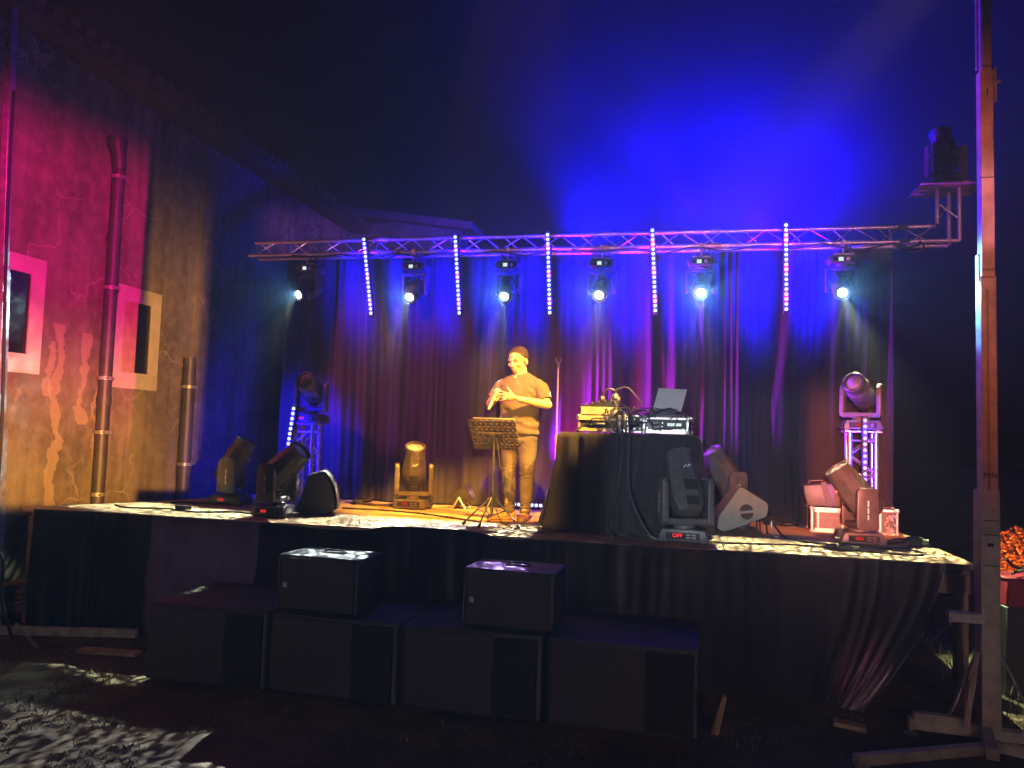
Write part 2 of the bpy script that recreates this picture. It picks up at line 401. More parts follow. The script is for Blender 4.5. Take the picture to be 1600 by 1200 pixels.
# ---- skirt sheets hung along the stage front
def skirt(label, xa, xb, amp, freq, seed, top=lambda x: ST - 0.012, pull=0.0, flat=1.0, m=None, n=150):
    def fn(u, v):
        h = 1 - v
        x = xa + (xb - xa) * u
        lean = 0.10 * nz(x * 2 + seed, v * 1.5) * h
        hang = 0.012 * (0.3 + h) * nz((x + 1.4 * lean) * 13, v * 0.8, seed) + 0.006 * math.sin((x + 1.4 * lean) * 47 + seed + 9 * nz(x * 2.3 + seed, v * 0.5)) * max(0, nz(x * 2.2, v, seed + 3) + 0.3) + amp * (0.25 + 0.75 * h) * (math.sin((x + lean) * freq + seed + 2 * nz(x * 1.1 + seed, 0.3)) * flat + 1.3 * nz(x * 3.1 + seed, v * 0.7))
        tp = top(x)
        x2 = x + lean - pull * (h ** 1.6) * max(0, (u - 0.55) / 0.45) ** 1.2
        y = 6.64 - abs(amp) - hang - 0.03 * h + 0.02
        if pull and u > 0.8 and v < 0.35: y -= 0.10 * (1 - v / 0.35) * ((u - 0.8) / 0.2)
        z = tp * v + 0.005
        return (x2, min(y, 6.652), z)
    o = MB().grid(fn, n, 40).build('stage_skirt', m or M_SKIRT, ang=180)
    return tag(o, label, 'stage skirt', 'skirt sheets along the stage front')
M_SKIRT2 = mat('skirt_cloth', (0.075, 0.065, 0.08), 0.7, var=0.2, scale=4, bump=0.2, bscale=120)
skirt('glossy black plastic skirt at the left end of the stage beside the timber leg', -6.38, -5.02, 0.022, 17, 1.0)
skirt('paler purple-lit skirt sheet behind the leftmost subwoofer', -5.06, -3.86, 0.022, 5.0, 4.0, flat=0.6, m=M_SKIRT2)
def top3(x):
    a = max(0, 1 - abs((x + 2.15) / 0.62) ** 4)
    return ST - 0.014 + 0.045 * a - 0.02 * math.sin((x + 3.9) * 2.2) ** 2 * (1 - a)
skirt('dark middle skirt bunched over the stage edge below the music stand', -3.9, -0.86, 0.02, 3.2, 7.0, top=top3, flat=0.6, n=220)
skirt('black skirt at the right end, its free corner gathered and shiny near the ground', -0.9, 2.02, 0.022, 3.6, 9.0, pull=0.62, flat=0.7, n=220)

# ---- backdrop curtain
def curt(u, v):
    x = -5.10 + 7.36 * u; z = ST + 0.02 + 3.13 * v
    h = 1 - v
    warp = x + 0.10 * nz(x * 0.8, v * 1.2, 2) * (0.4 + h)
    sn = math.sin(warp * 15 + 4.5 * nz(x * 0.9, 0.1))
    y = 9.17 + 0.055 * sn * abs(sn) ** 0.4 * (0.7 + 0.5 * nz(x * 1.3, v * 0.8, 9)) + 0.05 * nz(warp * 4.2, v * 0.5, 1) + 0.022 * nz(warp * 12, v * 0.9, 4) + 0.010 * math.sin(warp * 58 + 6 * nz(x * 3, v * 0.4, 6))
    y -= 0.05 * h * h * (0.5 + nz(x * 2.5, 0, 7))
    for sx, sz, ww in ((-3.35, 2.0, 0.35), (1.02, 2.35, 0.16), (-0.1, 2.6, 0.3), (1.45, 2.9, 0.3)):   # sagging swags
        dd = (x - sx) / ww
        if abs(dd) < 1: y -= 0.035 * math.cos(dd * math.pi / 2) ** 2 * math.exp(-((z - sz - 0.9 * abs(dd)) / 0.35) ** 2)
    return (x, y, z)
c = MB().grid(curt, 760, 50).build('backdrop_curtain', M_CURT, ang=180)
tag(c, 'black velvet backdrop curtain in long folds behind the performer', 'curtain')
# ================================================================== trusses
def chord(name, a, b, r, parent, m=None): return MB().tube([a, b], r, 12).build(name, m or M_ALU, parent)
TX0, TX1 = -5.53, 2.86
truss = thing('lighting_truss', 'long triangular aluminium truss across the back with an upturned right end', 'truss', (-1.3, 9.0, 4.25))
def tp(x, y, z): return (x + 1.3, y - 9.0, z - 4.25)
FC, BC, TC = (8.90, 4.255), (9.12, 4.255), (9.01, 4.445)
seams = [-3.72, -0.9, 0.35, 2.32]
for (y, z), xa, xb in ((FC, TX0, TX1), (BC, TX0 + 0.03, TX1 - 0.05), (TC, TX0 + 0.02, 2.65)):
    ch = chord('chord', tp(xa, y, z), tp(xb, y, z), 0.0225, truss)
    for s in seams:
        if s < xb: MB().tube([tp(s - 0.06, y, z), tp(s + 0.06, y, z)], 0.031, 12).tube([tp(s - 0.005, y, z), tp(s + 0.005, y, z)], 0.036, 12).build('coupler', M_STEEL, ch)
x = TX0 + 0.08; k = 0; step = 0.235
bra = []
while x + step < 2.66:
    a, b = (FC, TC) if k % 2 == 0 else (TC, FC)
    bra.append((tp(x, *a), tp(x + step, *b)))
    if k % 2 == 0: bra.append((tp(x, *TC), tp(x + step, *BC)))
    x += step; k += 1
for p, q in bra[:58]: MB().tube([p, q], 0.0085, 6).build('brace', M_ALU, truss)
for p, q in ((( -5.45, *FC), (-5.45, *TC)), ((2.36, *FC), (2.36, *TC)), ((2.19, *FC), (2.19, *TC)), ((-3.78, *FC), (-3.78, *TC))):
    MB().tube([tp(*p), tp(*q)], 0.0095, 6).build('brace', M_ALU, truss)
lc = MB(); x = TX0 + 0.1; k = 0
while x + 0.25 < TX1:
    a, b = (FC, BC) if k % 2 == 0 else (BC, FC)
    lc.tube([tp(x, *a), tp(x + 0.25, *b)], 0.008, 6); x += 0.25; k += 1
lc.build('bottom_lacing', M_ALU, truss)
for x, y in ((2.65, 8.93), (2.86, 8.90), (2.82, 9.10)):
    z0 = 4.445 if x < 2.7 else 4.255
    chord('upright', tp(x, y, z0), tp(x, y, 4.83), 0.0225, truss)
for p, q in (((2.65, 8.93, 4.68), (2.84, 8.9, 4.5)), ((2.65, 8.93, 4.48), (2.82, 9.1, 4.7)), ((2.4, 8.9, 4.26), (2.63, 8.95, 4.44))):
    MB().tube([tp(*p), tp(*q)], 0.009, 6).build('brace', M_ALU, truss)
MB().box(tp(2.76, 9.0, 4.845), (0.62, 0.5, 0.025), bev=0.004).build('top_plate', M_STEEL, truss)

# ================================================================== moving heads
M_REDDIM = glow('red_readout', (1.0, 0.04, 0.03), 0.55)
M_RIM = mat('fixture_rim', (0.05, 0.05, 0.055), 0.35, var=0.2, scale=10)
def moving_head(label, loc, rz, pan, tilt, kind='beam', scale=1.0, hang=False, lit=False, group=None, digits=True, name='moving_head'):
    """base on its stand point, display towards local -Y; pan turns the yoke, tilt leans the barrel about the yoke's X axis (+ = towards -Y)"""
    t = thing(name, label, 'stage light', loc, rz, group)
    S = Matrix.Scale(scale, 4)
    F = S @ (RX(180) @ RZ(180) if hang else Matrix.Identity(4))
    bw, bd, bh = 0.43, 0.33, 0.125
    b = MB()
    b.prism([(-bw / 2, 0.015), (bw / 2, 0.015), (bw / 2, 0.055), (bw / 2 - 0.03, bh), (-bw / 2 + 0.03, bh), (-bw / 2, 0.055)], bd, F, bev=0.008)
    for sx in (-1, 1):
        for sy in (-1, 1): b.box((sx * 0.17, sy * 0.12, 0.01), (0.045, 0.045, 0.02), F)
    bo = b.build('base', M_HEAD, t)
    MB().box((-0.005, -bd / 2 - 0.001, 0.068), (0.30, 0.006, 0.062), F, bev=0.002).build('display', M_SCREEN, bo)
    if digits and not hang:
        FM = F @ T((-0.05, -bd / 2 - 0.0052, 0.07)) @ FRONT
        if digits == 'text': text('display_digits', 'OFF', 0.05, M_RED, FM, bo)
        else: MB().box((-0.05, -bd / 2 - 0.005, 0.07), (0.075, 0.004, 0.03), F, bev=0.001).build('display_digits', M_REDDIM, bo)
        pq = MB()
        for i in range(2):
            for j in range(2): pq.box((0.045 + i * 0.05, -bd / 2 - 0.005, 0.056 + j * 0.024), (0.036, 0.004, 0.013), F)
        pq.build('button', M_GREYP, bo)
    elif hang:
        MB().box((0.035, -bd / 2 - 0.005, 0.068), (0.075, 0.006, 0.06), F).build('display_digits', M_DISP, bo)
        MB().tube([(-0.07, -bd / 2 - 0.002, 0.068), (-0.07, -bd / 2 - 0.012, 0.068)], 0.03, 12, F).build('badge', M_WHITEP, bo)
    for sx in (-1, 1):
        MB().tube([(sx * (bw / 2 - 0.005), -0.07, 0.05), (sx * (bw / 2 + 0.03), -0.06, 0.05), (sx * (bw / 2 + 0.03), 0.06, 0.05), (sx * (bw / 2 - 0.005), 0.07, 0.05)], 0.011, 8, F).build('handle', M_BLACK, bo)
    P = F @ RZ(pan)
    y = MB(); pv = 0.47
    y.lathe([(0.10, bh), (0.10, bh + 0.03), (0.085, bh + 0.04)], 20, P)
    aw = 0.062 if kind == 'beam' else 0.05
    for sx in (-1, 1):
        M = P @ T((sx * 0.215, 0, 0)) @ RZ(90)
        if kind == 'beam': pol = [(-0.11, bh + 0.06), (-0.09, bh + 0.035), (0.09, bh + 0.035), (0.11, bh + 0.06), (0.105, pv + 0.06), (0.085, pv + 0.11), (-0.085, pv + 0.11), (-0.105, pv + 0.06)]
        else: pol = [(-0.06, bh + 0.05), (0.06, bh + 0.05), (0.055, pv + 0.04), (0.03, pv + 0.09), (-0.03, pv + 0.09), (-0.055, pv + 0.04)]
        y.prism(pol, aw, M, bev=0.012)
    y.box((0, 0, bh + 0.065), (0.44, 0.17 if kind == 'beam' else 0.11, 0.06), P, bev=0.012)
    yo = y.build('yoke', M_HEAD if kind == 'beam' else M_GREYP, t)
    if kind == 'beam':
        for sx in (-1, 1):
            for zc, ln in ((bh + 0.165, 0.05), (bh + 0.23, 0.055), (bh + 0.30, 0.06)):
                MB().box((sx * (0.215 + aw / 2 + 0.001), 0, zc), (0.002, 0.013, ln), P).build('printed_mark', M_WHITEP, yo)
    H = P @ T((0, 0, pv)) @ RX(tilt)
    h = MB()
    if kind == 'beam':
        h.lathe([(0.05, -0.245), (0.115, -0.225), (0.155, -0.13), (0.165, 0.0), (0.158, 0.10), (0.142, 0.22), (0.135, 0.30)], 8, H @ RZ(22.5))
        h.lathe([(0.134, 0.22), (0.134, 0.37), (0.128, 0.378), (0.112, 0.378), (0.108, 0.35)], 28, H)
        ze = 0.352; rl = 0.112
    else:
        h.lathe([(0.03, -0.25), (0.11, -0.235), (0.145, -0.16), (0.152, 0.0), (0.148, 0.12), (0.125, 0.15)], 10, H)
        h.lathe([(0.12, 0.12), (0.128, 0.2), (0.128, 0.27), (0.118, 0.278), (0.098, 0.278), (0.092, 0.25)], 28, H)
        ze = 0.255; rl = 0.094
    ho = h.build('head', M_HEAD, t, ang=32)
    if not lit: MB().lathe([(rl, ze - 0.005), (rl * 0.8, ze + 0.012), (rl * 0.4, ze + 0.025), (0, ze + 0.03)], 24, H).build('lens', M_GLASS, ho)
    else:
        MB().lathe([(rl * 0.98, ze - 0.006), (rl * 0.82, ze)], 24, H).build('lens_rim', M_RIM, ho)
        MB().lathe([(rl * 0.80, ze - 0.001), (rl * 0.5, ze + 0.01), (0, ze + 0.014)], 24, H).build('lens', M_LENSON, ho)
    for a in (-1, 1):
        MB().box((0, a * 0.158, -0.02), (0.12, 0.012, 0.10), H, bev=0.003).build('vent', M_RUBBER, ho)
        MB().box((0, a * 0.138, -0.165), (0.11, 0.03, 0.075), H, bev=0.003).build('vent', M_RUBBER, ho)
    if kind == 'beam':
        for a in (-1, 1): MB().tube([(-0.03, a * 0.148, 0.16), (-0.01, a * 0.15, 0.185), (0.005, a * 0.15, 0.165), (0.03, a * 0.148, 0.19)], 0.007, 6, H).build('badge', M_WHITEP, ho)
    return t, H
hx = [-4.70, -3.27, -2.075, -0.945, 0.19, 1.70]
hl = ['leftmost hanging moving head, throwing its white beam out to the left over the wall',
      'hanging moving head between the two leftmost blue light bars',
      'hanging moving head above the performer, left of the middle blue bar',
      'hanging moving head right of the middle blue bar, above the equipment table',
      'hanging moving head with the largest white starburst, between the two rightmost bars',
      'rightmost hanging moving head, alone beyond the last blue light bar']
aims = [(-6.6, 4.9, 1.9), (-3.7, 5.2, 0.9), (-2.5, 5.2, 0.9), (-1.4, 5.0, 0.9), (0.1, 4.4, 1.1), (1.25, 4.8, 1.0)]
for i, x in enumerate(hx):
    zb = 4.12
    ax, ay, az = aims[i]
    d = Vector((ax - x, ay - 9.0, az - 3.75)).normalized()
    # hanging frame: F maps local z to world -z, local y stays y, x flips twice -> keep
    sc_ = 0.70
    F = RX(180) @ RZ(180)
    dl = F.inverted().to_3x3() @ d
    pan = math.degrees(math.atan2(dl.x, -dl.y)); tilt = math.degrees(math.atan2(math.hypot(dl.x, dl.y), dl.z))
    t, H = moving_head(hl[i], (x, 9.0, zb), 0, pan, tilt, 'spot', sc_, hang=True, lit=True, group='moving heads hung under the truss')
    cl = MB().tube([(0, -0.09, 0.0), (0, -0.1, 0.11), (0, -0.1, 0.16)], 0.012, 8).box((0, -0.1, 0.135), (0.05, 0.075, 0.06), bev=0.008).box((0, 0, 0.01), (0.2, 0.22, 0.015))
    cl.build('clamp', M_STEEL, t)
    MB().tube([(0.06, 0, 0), (0.09, -0.05, 0.09), (0.05, -0.1, 0.14), (0.02, -0.06, 0.05)], 0.006, 6).build('safety_cable', M_BLACK, t)
    lens = t.matrix_basis @ Matrix.Translation((0, 0, 0)) @ H @ Vector((0, 0, 0.30))
    u = d
    big = i >= 4
    if i == 0:
        lamp('beam_lamp', 'SPOT', lens + u * 0.01, (0.90, 1.0, 0.66), BEAM_W * 1.3, (-5.2, 7.05, ST), 60, 0.1, 0.006, ('pebble', 38, 0.06, 0.38, 2.6), [(-6.3, 6.93, ST), (-4.2, 6.93, ST), (-5.2, 7.5, ST)], (0.06, 0.1, 0.06, 0.03))
    if i == 0: lamp('fan_lamp', 'SPOT', lens, (0.55, 1.0, 0.90), FAN_W, (-6.0, 4.5, 1.7), 60, 0.7, 0.008, ('noise', 16, 0.42, 0.62, 1.6))
    else:
        lamp('beam_lamp', 'SPOT', lens, (1.0, 0.86, 0.42) if i in (4, 5) else (1.0, 0.93, 0.66) if i % 2 else (0.85, 0.95, 1.0), BEAM_W, (x, 7.0, ST), 60, 0.1, 0.006, ('pebble', 36, 0.06, 0.38, 2.6), [(x - 0.8, 6.67, ST), (x + 0.8, 6.67, ST), (x - 0.7, 7.55, ST)], (0.1, 0.1, 0.06, 0.004))
    if i == 1:
        lamp('lawn_beam_lamp', 'SPOT', lens + u * 0.02, (0.85, 0.92, 0.9), BEAM_W * 0.9, (-3.55, 4.15, 0), 30, 0.25, 0.006, ('blob', 85, 0.42, 0.72, 2.4), [(-4.8, 4.72, 0), (-2.3, 4.72, 0), (-4.6, 3.2, 0)], (0.05, 0.22, 0.012, 0.02))
        pass
        lamp('lid_beam_lamp', 'SPOT', lens + u * 0.03, (0.85, 1.0, 0.95), BEAM_W * 1.6, (-2.735, 5.8, 1.06), 14, 0.3, 0.006, ('pebble', 36, 0.10, 0.30, 2.2), [(-3.08, 5.6, 1.06), (-2.39, 5.6, 1.06), (-2.7, 6.0, 1.06)], (0.02, 0.02, 0.01, 0.01))
    if i == 5: lamp('grass_beam_lamp', 'SPOT', lens + u * 0.02, (0.85, 1.0, 0.45), BEAM_W * 0.8, (2.95, 7.4, 0), 40, 0.3, 0.01, ('noise', 12, 0.35, 0.65, 1.6), [(2.45, 6.7, 0), (3.6, 6.7, 0), (3.0, 9.0, 0)], (0.06, 0.06, 0.05, 0.08))
    if i == 2: lamp('lid_beam_lamp', 'SPOT', lens + u * 0.03, (0.55, 0.35, 1.0), BEAM_W * 1.0, (-1.215, 5.8, 1.06), 14, 0.3, 0.006, ('pebble', 36, 0.10, 0.30, 2.2), [(-1.56, 5.6, 1.06), (-0.87, 5.6, 1.06), (-1.2, 6.0, 1.06)], (0.02, 0.02, 0.01, 0.01))
    sw = STRAY_W * (2.6 if i == 4 else 1.5 if i == 5 else 0.8)
    lamp('stray_lamp', 'SPOT', lens + u * 0.01, (0.16, 0.52, 1.0), sw, (x * 0.5, 0, 2.3), 36, 0.9, 0.01, ('noise', 14, 0.35, 0.68, 1.8))

# ================================================================== LED pixel bars
def led_bar(label, a, b, n, group=None, power=0.0, face=(0, -1, 0.0), wd=0.055, rl=0.0195, em=None):
    a, b = Vector(a), Vector(b); mid = (a + b) / 2
    t = thing('led_bar', label, 'light bar', mid, 0, group)
    ax = (b - a).normalized(); L = (b - a).length; f = Vector(face); f = (f - ax * f.dot(ax)).normalized(); sd = ax.cross(f)
    M = Matrix((sd, f, ax)).transposed().to_4x4()
    MB().box((0, -0.03, 0), (wd, 0.06, L + 0.03), M, bev=0.006).build('housing', M_BLACK, t)
    r = min(rl, L / n * 0.42)
    for i in range(n):
        z = -L / 2 + L * (i + 0.5) / n
        MB().lathe([(r, 0.0), (r * 0.85, 0.008), (0, 0.013)], 14, M @ T((0, 0.0, z)) @ RX(-90)).build('led_lens', em or M_LEDW, t)
    for s in (-0.33, 0, 0.33) if L > 0.8 else (0,):
        p_ = mid + ax * (s * L) + f * 0.07
        lamp('bar_lamp', 'SPOT', p_, (0.006, 0.0, 1.0), power * 0.26 / (3 if L > 0.8 else 1), p_ - f + Vector((0, 0, 0.15)), 150, 0.7, 0.03)
        if L > 0.9: lamp('bar_front_lamp', 'SPOT', p_, (0.006, 0.0, 1.0), power * 0.025, p_ + f + Vector((0, 0, 0.25)), 120, 0.9, 0.03)
    return t
bars = [((-3.90, 4.43), (-3.755, 3.45)), ((-2.715, 4.43), (-2.625, 3.45)), ((-1.58, 4.43), (-1.525, 3.45)), ((-0.365, 4.45), (-0.31, 3.47)), ((1.09, 4.47), (1.10, 3.48))]
bl = ['leftmost hanging blue light bar, the most tilted one', 'second hanging blue light bar from the left, above the floor light with yellow lens',
      'middle hanging blue light bar, just right of the performer', 'hanging blue light bar right of centre above the laptop', 'rightmost hanging blue light bar, hanging straight']
for i, (p, q) in enumerate(bars):
    t = led_bar(bl[i], (p[0], 8.80, p[1]), (q[0], 8.80, q[1]), 18, 'blue light bars hung on the truss', BAR_W * (0.5, 0.7, 1.0, 1.6, 1.8)[i])
    MB().box((-(q[0] - p[0]) / 2 * 0.55, 0.07, 0.27), (0.05, 0.10, 0.04), bev=0.005).build('bracket', M_STEEL, t)

# ================================================================== tower stands with their heads and bars
def tower(label, x, y, h, w_, rz):
    t = thing('truss_stand', label, 'truss stand', (x, y, ST), rz)
    MB().box((0, 0, 0.01), (w_ + 0.12, w_ + 0.12, 0.02), bev=0.003).build('base_plate', M_STEEL, t)
    for sx in (-1, 1):
        for sy in (-1, 1):
            chord('chord', (sx * w_ / 2, sy * w_ / 2, 0.02), (sx * w_ / 2, sy * w_ / 2, h), 0.024, t)
    n = 5; dz = (h - 0.1) / n
    for i in range(n):
        s = 1 if i % 2 else -1; z = 0.06 + i * dz
        for yy in (-w_ / 2, w_ / 2): MB().tube([(s * w_ / 2, yy, z), (-s * w_ / 2, yy, z + dz)], 0.009, 6).build('brace', M_ALU, t)
        for xx in (-w_ / 2, w_ / 2): MB().tube([(xx, s * w_ / 2, z), (xx, -s * w_ / 2, z + dz)], 0.009, 6).build('brace', M_ALU, t)
    for z in (0.04, h - 0.08):
        [MB().tube([(-w_ / 2, q * w_ / 2, z), (w_ / 2, q * w_ / 2, z)], 0.011, 6).build('crossbar', M_ALU, t) for q in (-1, 1)]
    MB().box((0, 0, h + 0.01), (w_ + 0.1, w_ + 0.1, 0.02), bev=0.003).build('top_plate', M_STEEL, t)
    return t
tower('short aluminium truss stand at the left of the stage, washed in blue', -4.28, 8.33, 0.93, 0.2, 3)
tower('short aluminium truss stand at the right of the stage, lit orange', 1.785, 8.42, 1.02, 0.24, -4)
moving_head('moving head on the left truss stand, sunk in deep blue light', (-4.26, 8.33, ST + 0.95), 0, 2, 62, 'spot', 0.84)
moving_head('moving head on the right truss stand, lens turned to the left', (1.785, 8.42, ST + 1.04), -4, -28, 68, 'spot', 0.85)
led_bar('upright blue light bar leaning on the left truss stand', (-4.365, 8.12, 2.29), (-4.46, 8.12, 1.42), 15, None, STANDBAR_W * 1.0, rl=0.02)
led_bar('upright violet light bar on the right truss stand', (1.775, 8.2, 2.32), (1.775, 8.2, 1.50), 14, None, STANDBAR_W * 0.5, rl=0.017, em=glow('led_violet', (0.52, 0.30, 1.0), 3.0))
led_bar('blue light bar lying on the stage floor behind the performer', (-1.95, 9.02, 1.215), (-1.0, 9.02, 1.215), 18, None, STANDBAR_W * 0.3)
moving_head('dim moving head standing on the plate at the right end of the truss', (2.76, 9.0, 4.86), 0, 200, 20, 'beam', 0.8, digits=False)

# ================================================================== moving heads on the stage floor
FG = 'moving heads standing on the stage floor'
moving_head('floor moving head at the far left with a pale lens tipped to the right', (-5.0, 7.95, ST), 4, 100, 26, 'beam', 0.90, group=FG)
moving_head('dark floor moving head leaning far right in front of the left stage monitor', (-3.95, 7.10, ST), -6, 92, 46, 'beam', 0.92, group=FG)
moving_head('yellow-lit floor moving head by the curtain left of the performer', (-3.03, 8.55, ST), 0, 22, 27, 'beam', 0.90, group=FG)
moving_head('floor moving head in front of the black cloth table, rear turned to the audience', (0.04, 7.03, ST), -4, 24, -31, 'beam', 0.96, group=FG, digits='text')
moving_head('orange-rimmed floor moving head half hidden behind the table', (0.47, 8.5, ST), 0, -60, 32, 'beam', 1.0, group=FG)
moving_head('floor moving head at the right, yoke arm side-on and barrel leaning left', (1.6, 7.62, ST), 6, -88, 38, 'beam', 0.89, group=FG)

# cables tied along the truss
TG = 'cables tied along the truss'
def droop(label, xs, z0, sag, y=8.87, r=0.011):
    pts = []
    for i, x in enumerate(xs):
        pts.append((x, y, z0))
        if i < len(xs) - 1: pts.append(((x + xs[i + 1]) / 2, y - 0.02, z0 - sag * (0.6 + 0.8 * ((i * 37) % 10) / 10)))
    cable(label, pts, r, group=TG)
# ================================================================== loudspeakers in front of the stage
M_CAB = mat('speaker_cabinet', (0.030, 0.029, 0.032), 0.55, var=0.25, scale=9, bump=0.25, bscale=160)
M_GRILL = mat('grille_cloth', (0.050, 0.050, 0.054), 0.8, var=0.15, scale=40, bump=0.3, bscale=320)
M_PORT = mat('dark_grille', (0.014, 0.014, 0.016), 0.85, var=0.2, scale=40)
SG = 'subwoofers in a row on the ground'
subs = [(-3.63, 'leftmost subwoofer on the ground, its top bare', 0.5), (-2.55, 'subwoofer under the left small speaker', -0.5), (-1.47, 'subwoofer under the right small speaker', 0.3), (-0.38, 'rightmost subwoofer on the ground, the darkest one', -0.4)]
for x, lab, rz in subs:
    t = thing('subwoofer', 'black double ' + lab, 'subwoofer', (x, 5.98, 0), rz, SG)
    W, D, H = 1.05, 0.92, 0.6
    MB().box((0, 0.01, H / 2 + 0.01), (W, D, H), bev=0.012, seg=2).build('cabinet', M_CAB, t)
    MB().box((-0.165, -D / 2 - 0.002, H / 2 + 0.01), (0.66, 0.03, H - 0.05), bev=0.006).build('grille', M_GRILL, t)
    MB().box((0.33, -D / 2 + 0.0, H / 2 + 0.01), (0.31, 0.022, H - 0.06), bev=0.004).build('port_grille', M_PORT, t)
    MB().box((0.506, -D / 2 - 0.004, H / 2 + 0.01), (0.022, 0.02, H - 0.04), bev=0.004).build('edge_strip', M_GREYP, t)
    for sy in (-0.2, 0.25): MB().box((W / 2 + 0.001, sy, 0.36), (0.012, 0.18, 0.09), bev=0.005).build('handle', M_RUBBER, t)
for x, lab in ((-2.735, 'compact black speaker standing on the subwoofers left of the middle, bright dapples on its lid'), (-1.215, 'compact black speaker standing on the subwoofers below the music stand, violet sheen on its lid')):
    t = thing('speaker', lab, 'speaker', (x, 5.84, 0.612), -3, 'compact speakers on the subwoofers')
    W, D, H = 0.70, 0.44, 0.435
    b = bmesh.new()
    MB().prism([(-W / 2, 0.012), (W / 2, 0.012), (W / 2, H), (-W / 2, H)], D, bev=0.022).build('cabinet', M_CAB, t)
    MB().box((0, -D / 2 - 0.003, H / 2), (W - 0.07, 0.02, H - 0.045), bev=0.006).build('grille', M_GRILL, t)
    MB().box((-0.275, -D / 2 - 0.016, 0.20), (0.036, 0.008, 0.04), bev=0.002).build('badge', M_WHITEP, t)
    MB().box((0.02, 0, H + 0.004), (0.2, 0.07, 0.012), bev=0.004).tube([(-0.07, 0, H + 0.008), (-0.05, 0, H + 0.022), (0.09, 0, H + 0.022), (0.11, 0, H + 0.008)], 0.008, 8).build('handle', M_RUBBER, t)
    for sx in (-1, 1): MB().box((sx * 0.337, -D / 2 - 0.006, H / 2), (0.014, 0.014, H - 0.05), bev=0.003).build('edge_strip', M_GREYP, t)

# ================================================================== table with cloth and equipment
TXA, TXB, TYA, TYB, TZ = -1.14, 0.14, 7.32, 7.98, 2.085
t = thing('folding_table', 'table hidden under the black cloth, right of the performer', 'table', ((TXA + TXB) / 2, (TYA + TYB) / 2, ST))
MB().box((0, 0, TZ - ST - 0.025), (1.26, 0.64, 0.03), bev=0.004).build('tabletop', M_WOOD, t)
for sx in (-1, 1):
    for sy in (-1, 1): MB().tube([(sx * 0.56, sy * 0.26, 0), (sx * 0.56, sy * 0.26, TZ - ST - 0.04)], 0.016, 8).build('leg', M_STEEL, t)
cx, cy_ = (TXA + TXB) / 2, (TYA + TYB) / 2; hw, hd = (TXB - TXA) / 2, (TYB - TYA) / 2
per = [(-hw, hd), (-hw, -hd), (hw, -hd), (hw, hd)]
def perim(s):                                  # 0..1 round the edge starting at the back left corner
    segs = [(per[i], per[(i + 1) % 4]) for i in range(4)]
    Ls = [math.dist(*q) for q in segs]; d = (s % 1) * sum(Ls)
    for (a, b), L in zip(segs, Ls):
        if d <= L:
            n = Vector((b[1] - a[1], -(b[0] - a[0]))).normalized()
            f = d / L
            return a[0] + (b[0] - a[0]) * f, a[1] + (b[1] - a[1]) * f, -n.x * -1, n.y, f, L
        d -= L
    return (*per[0], 0, 0, 0, 1)
NV, NU = 34, 260
def cloth(u, v):
    if v < 0.15:                               # the flat top, shrinking to the middle
        x, y, *_ = perim(u); k = v / 0.15
        return (cx + x * k, cy_ + y * k, TZ)
    x, y, n0, n1, f, L = perim(u)
    a = math.atan2(y / hd, x / hw); rad = Vector((x, y)).normalized()
    k = (v - 0.15) / 0.85; drop = (TZ - ST - 0.012) * k
    fold = math.sin(u * 2 * math.pi * 17 + 3.5 * nz(u * 14, k * 0.6)) * 0.038 + 0.06 * nz(u * 34, k * 0.9, 3) + 0.03 * nz(u * 90, k * 1.6, 6) + 0.05 * max(0, k - 0.8) * nz(u * 60, k * 9, 8)
    big = 0.0
    px = x
    if y < -hd + 0.02:                          # front face: one deep gathered fold left of the middle
        q = (x + 0.10) / 0.14
        big = 0.13 * math.exp(-q * q) * k
        q2 = (x + 0.36) / 0.15; big -= 0.05 * math.exp(-q2 * q2) * k
    out = (0.03 + 0.10 * k ** 1.5 + fold * (0.25 + k) + big) if k > 0.02 else 0.006
    z = TZ - drop + (0.004 if k < 0.03 else 0)
    nn = Vector((x / hw if abs(abs(x) - hw) < 0.01 else 0, y / hd if abs(abs(y) - hd) < 0.01 else 0))
    c_ = max(abs(x) / hw, 0), max(abs(y) / hd, 0)
    w1 = max(0, (abs(x) / hw - 0.88) / 0.12); w2 = max(0, (abs(y) / hd - 0.78) / 0.22)
    dv = Vector((math.copysign(w1, x), math.copysign(w2, y)))
    dv = dv.normalized() if dv.length > 1e-4 else nn
    ex = 0.02 * k ** 2 if x < -hw * 0.7 else 0
    yy = y + dv.y * out
    zz = max(z, ST + 0.008 + 0.01 * (1 + nz(u * 40, k * 3)))
    return (cx + x + dv.x * (out + ex), cy_ + yy * (1 if yy > -hd - 0.16 else 1), zz)
tc_ = MB().grid(cloth, NU, NV).build('tablecloth', M_CLOTH, ang=180)
tag(tc_, 'black cloth draped to the floor over the equipment table', 'tablecloth')

